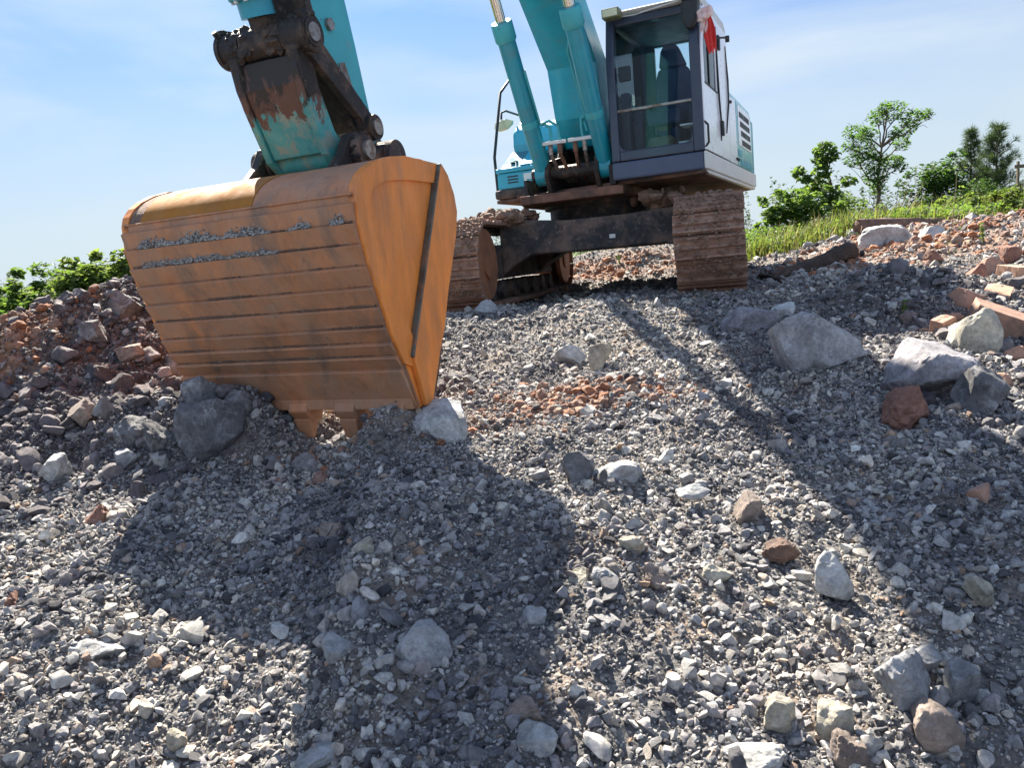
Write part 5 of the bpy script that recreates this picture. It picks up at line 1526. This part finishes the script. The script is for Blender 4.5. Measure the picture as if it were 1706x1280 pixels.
def pine(label, px, py_top, py_foot, Y, wpx, seed):
    rr = np.random.default_rng(seed)
    f = deep(px, py_foot, Y); f.z = ground_z(f) - .05
    t = deep(px, py_top, Y) - f; k = Y / FPX
    root = empty('pine_tree', f); tag(root, label, 'pine', 'small pines beyond the log')
    paths = [(wig((0, 0, 0), t, 6, .008, rr), .07, .012)]
    V, F = [], []
    H = t.z
    P0, D0 = [], []
    for lv in range(22):
        u_ = .16 + .84 * lv / 22
        base = t * u_
        ln = wpx * k * .5 * (1 - u_) ** .75 + .10
        for b in range(6):
            a = rr.uniform(0, 6.28); L = ln * rr.uniform(.55, 1.1)
            e = base + Vector((math.cos(a) * L, math.sin(a) * L, L * rr.uniform(.25, .75)))
            paths.append(([base, base.lerp(e, .5) - Vector((0, 0, L * .07)), e], .014, .004))
            m_ = int(8 + 14 * L)
            for q in range(m_):
                s = rr.uniform(.25, 1.05); p = base.lerp(e, s) + Vector(rr.normal(0, .03, 3))
                P0.append(p); dd = (e - base).normalized() * .7 + Vector(rr.normal(0, .7, 3)) + Vector((0, 0, .4)); D0.append(dd.normalized())
    P0 = np.array(P0); D0 = np.array(D0)
    P0 = np.repeat(P0, 5, 0); D0 = np.repeat(D0, 5, 0) + rr.normal(0, .55, (len(P0), 3)); D0 /= np.linalg.norm(D0, axis=1)[:, None]
    w = np.cross(D0, rr.normal(size=D0.shape)); w /= np.linalg.norm(w, axis=1)[:, None]
    L = rr.uniform(.14, .26, len(P0))[:, None]
    V = np.stack([P0 - w * .007, P0 + w * .007, P0 + D0 * L], 1).reshape(-1, 3); i = np.arange(len(P0)) * 3
    link('trunk', trunk_mesh('trunk', paths, M['trunk']), root)
    link('crown', np_mesh('crown', V, np.stack([i, i + 1, i + 2], 1), M['needle'], False), root)


pine('thin left pine of the small group at the right', 1618, 214, 352, 27, 70, 1)
pine('widest and tallest pine of the small group at the right', 1662, 208, 352, 26, 112, 2)
pine('small background pine between the two bigger pines', 1641, 285, 350, 31, 60, 4)

# bare twigs between the trees
tw = []
fb = deep(1490, 352, 17.3); fb.z = ground_z(fb)
for q in range(16):
    a = LR.uniform(-1, 1); tw.append((wig((0, 0, 0), (a * .75, LR.uniform(-.2, .2), LR.uniform(.6, 1.15)), 5, .04), .010, .003))
o = link('bare_shrub', trunk_mesh('bare_shrub', tw, M['dry'])); o.location = fb
tag(o, 'leafless shrub of thin dry stems under the tallest tree', 'shrub')

# bushes beyond the spoil mound on the left
bush('leafy_bush', 'tall bright green bush rising behind the mound against the bucket', 196, 585, 11.5, 120, 174, 9000, .12, 'leaf_bright', clumps=18)
bush('leafy_bush', 'light green bush behind the spoil mound, second from the bucket', 135, 590, 12.5, 130, 154, 8400, .12, 'leaf', clumps=18)
bush('leafy_bush', 'low light green bush behind the spoil mound near the left edge', 75, 590, 13.0, 120, 136, 7500, .12, 'leaf_bright', clumps=16)
bush('leafy_bush', 'mid-green bush sloping down behind the reddish flank of the mound', 30, 610, 12.2, 110, 134, 6000, .12, 'leaf', clumps=14)
bush('dark_bush', 'dark green bush at the left edge of the photo', 5, 600, 15.5, 110, 118, 2500, .14, 'leaf_dark')
bush('leafy_bush', 'pale bush half hidden by the left edge above the mound foot', -10, 620, 11.0, 90, 95, 2600, .12, 'leaf', clumps=10)

# weeds
def weed(label, px, py, h, mat, n=40, seed=0):
    p = at(px, py); rr = np.random.default_rng(seed)
    root = empty('weed', p); tag(root, label, 'weed')
    st = wig((0, 0, 0), (rr.normal(0, .03), 0, h), 5, .02, rr)
    link('stem', trunk_mesh('stem', [(st, .006, .002)], M['dry']), root)
    link('foliage', leaves_mesh('foliage', [q for q in st], [h * .12] * len(st), [n // len(st)] * len(st), .045, M[mat], rng=rr), root)


weed('tall thin weed stem growing from the gravel right of the short log', 1583, 428, .85, 'leaf_bright', 40, 3)
weed('small bright green weed tuft on the reddish bank', 1638, 408, .18, 'leaf_bright', 70, 4)
weed('tiny green weed on the ground under the excavator', 1033, 440, .14, 'leaf_bright', 50, 5)
weed('tiny weed sprig beside the olive-grey boulder', 1500, 540, .12, 'leaf', 30, 6)

# grass: uncountable blades in one mesh
def blades(name, xs, ys, hs, mat, rng):
    n = len(xs); z = height(xs, ys)
    a = rng.uniform(0, 2 * np.pi, n); le = rng.uniform(.1, .6, n) * hs
    w = rng.uniform(.006, .014, n)
    b = np.stack([xs, ys, z - .02], 1)
    sx = np.stack([np.cos(a) * w, np.sin(a) * w, 0 * a], 1)
    ld = np.stack([-np.sin(a), np.cos(a), 0 * a], 1)
    md = b + ld * (le * .3)[:, None] + np.stack([0 * a, 0 * a, hs * .6], 1)
    tp = b + ld * le[:, None] + np.stack([0 * a, 0 * a, hs], 1)
    V = np.stack([b - sx, b + sx, md + sx * .7, md - sx * .7, tp], 1).reshape(-1, 3); i = np.arange(n) * 5
    F = np.concatenate([np.stack([i, i + 1, i + 2], 1), np.stack([i, i + 2, i + 3], 1), np.stack([i + 3, i + 2, i + 4], 1)])
    return tag(link(name, np_mesh(name, V, F, mat, False)), kind='stuff')


g = np.random.default_rng(5)
n = 90000
x = g.uniform(2.0, 16, n); y = g.uniform(10.5, 22, n)
k = g.uniform(0, 1, n) < green_amount(x, y) ** 1.5
k &= fbm(x * .9, y * .9, 61, 3) > g.uniform(-.55, .0, n)
x, y = x[k], y[k]
hs = (.08 + .27 * sstep(-.3, .35, fbm(x * .7, y * .7, 62, 3))) * g.uniform(.5, 1.2, len(x)) * (0.5 + .7 * sstep(0, .8, green_amount(x, y)))
kd = g.uniform(0, 1, len(x)) < .22
blades('grass', x[~kd], y[~kd], hs[~kd], M['grass'], g)
blades('dry_grass', x[kd], y[kd], hs[kd] * 1.15, M['dry'], g)
n = 30000
x = g.uniform(-12, -3.4, n); y = g.uniform(7.5, 16, n)
blades('grass', x, y, g.uniform(.1, .4, n), M['grass'], g)
# low herbs among the grass
n = 9000
x = g.uniform(2.2, 15, n); y = g.uniform(11.5, 20, n); k = g.uniform(0, 1, n) < green_amount(x, y) ** 2
x, y = x[k], y[k]; z = height(x, y)
tag(link('ground_herbs', leaves_mesh('ground_herbs', list(np.stack([x, y, z + .16], 1)), [.18] * len(x), [6] * len(x), .08, M['leaf'], rng=g, aspect=.6)), kind='stuff')

# distant woods
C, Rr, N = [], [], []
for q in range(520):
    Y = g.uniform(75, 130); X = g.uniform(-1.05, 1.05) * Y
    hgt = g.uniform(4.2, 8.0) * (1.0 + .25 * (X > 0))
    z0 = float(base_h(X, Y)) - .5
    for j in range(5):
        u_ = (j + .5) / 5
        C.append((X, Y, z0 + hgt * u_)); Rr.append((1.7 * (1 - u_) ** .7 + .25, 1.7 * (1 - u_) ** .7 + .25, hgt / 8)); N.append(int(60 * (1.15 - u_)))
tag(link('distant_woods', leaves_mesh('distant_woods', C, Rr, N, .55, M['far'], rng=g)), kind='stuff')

# survey posts at the far right
pp = deep(1702, 320, 24); pp.z = ground_z(pp)
pr = empty('fence', pp); tag(pr, 'short grey post and rail fence at the far right behind the bushes', 'fence')
top = deep(1700, 268, 24) - pp
for dx in (-.12, .35):
    mb = MB(); mb.box(dx - .03, dx + .03, -.03, .03, 0, top.z); o = mb.build('post', M['trunk'], pr)
mb = MB(); mb.box(-.25, 1.2, .032, .06, top.z * .88, top.z * .94); mb.build('rail', M['trunk'], pr)
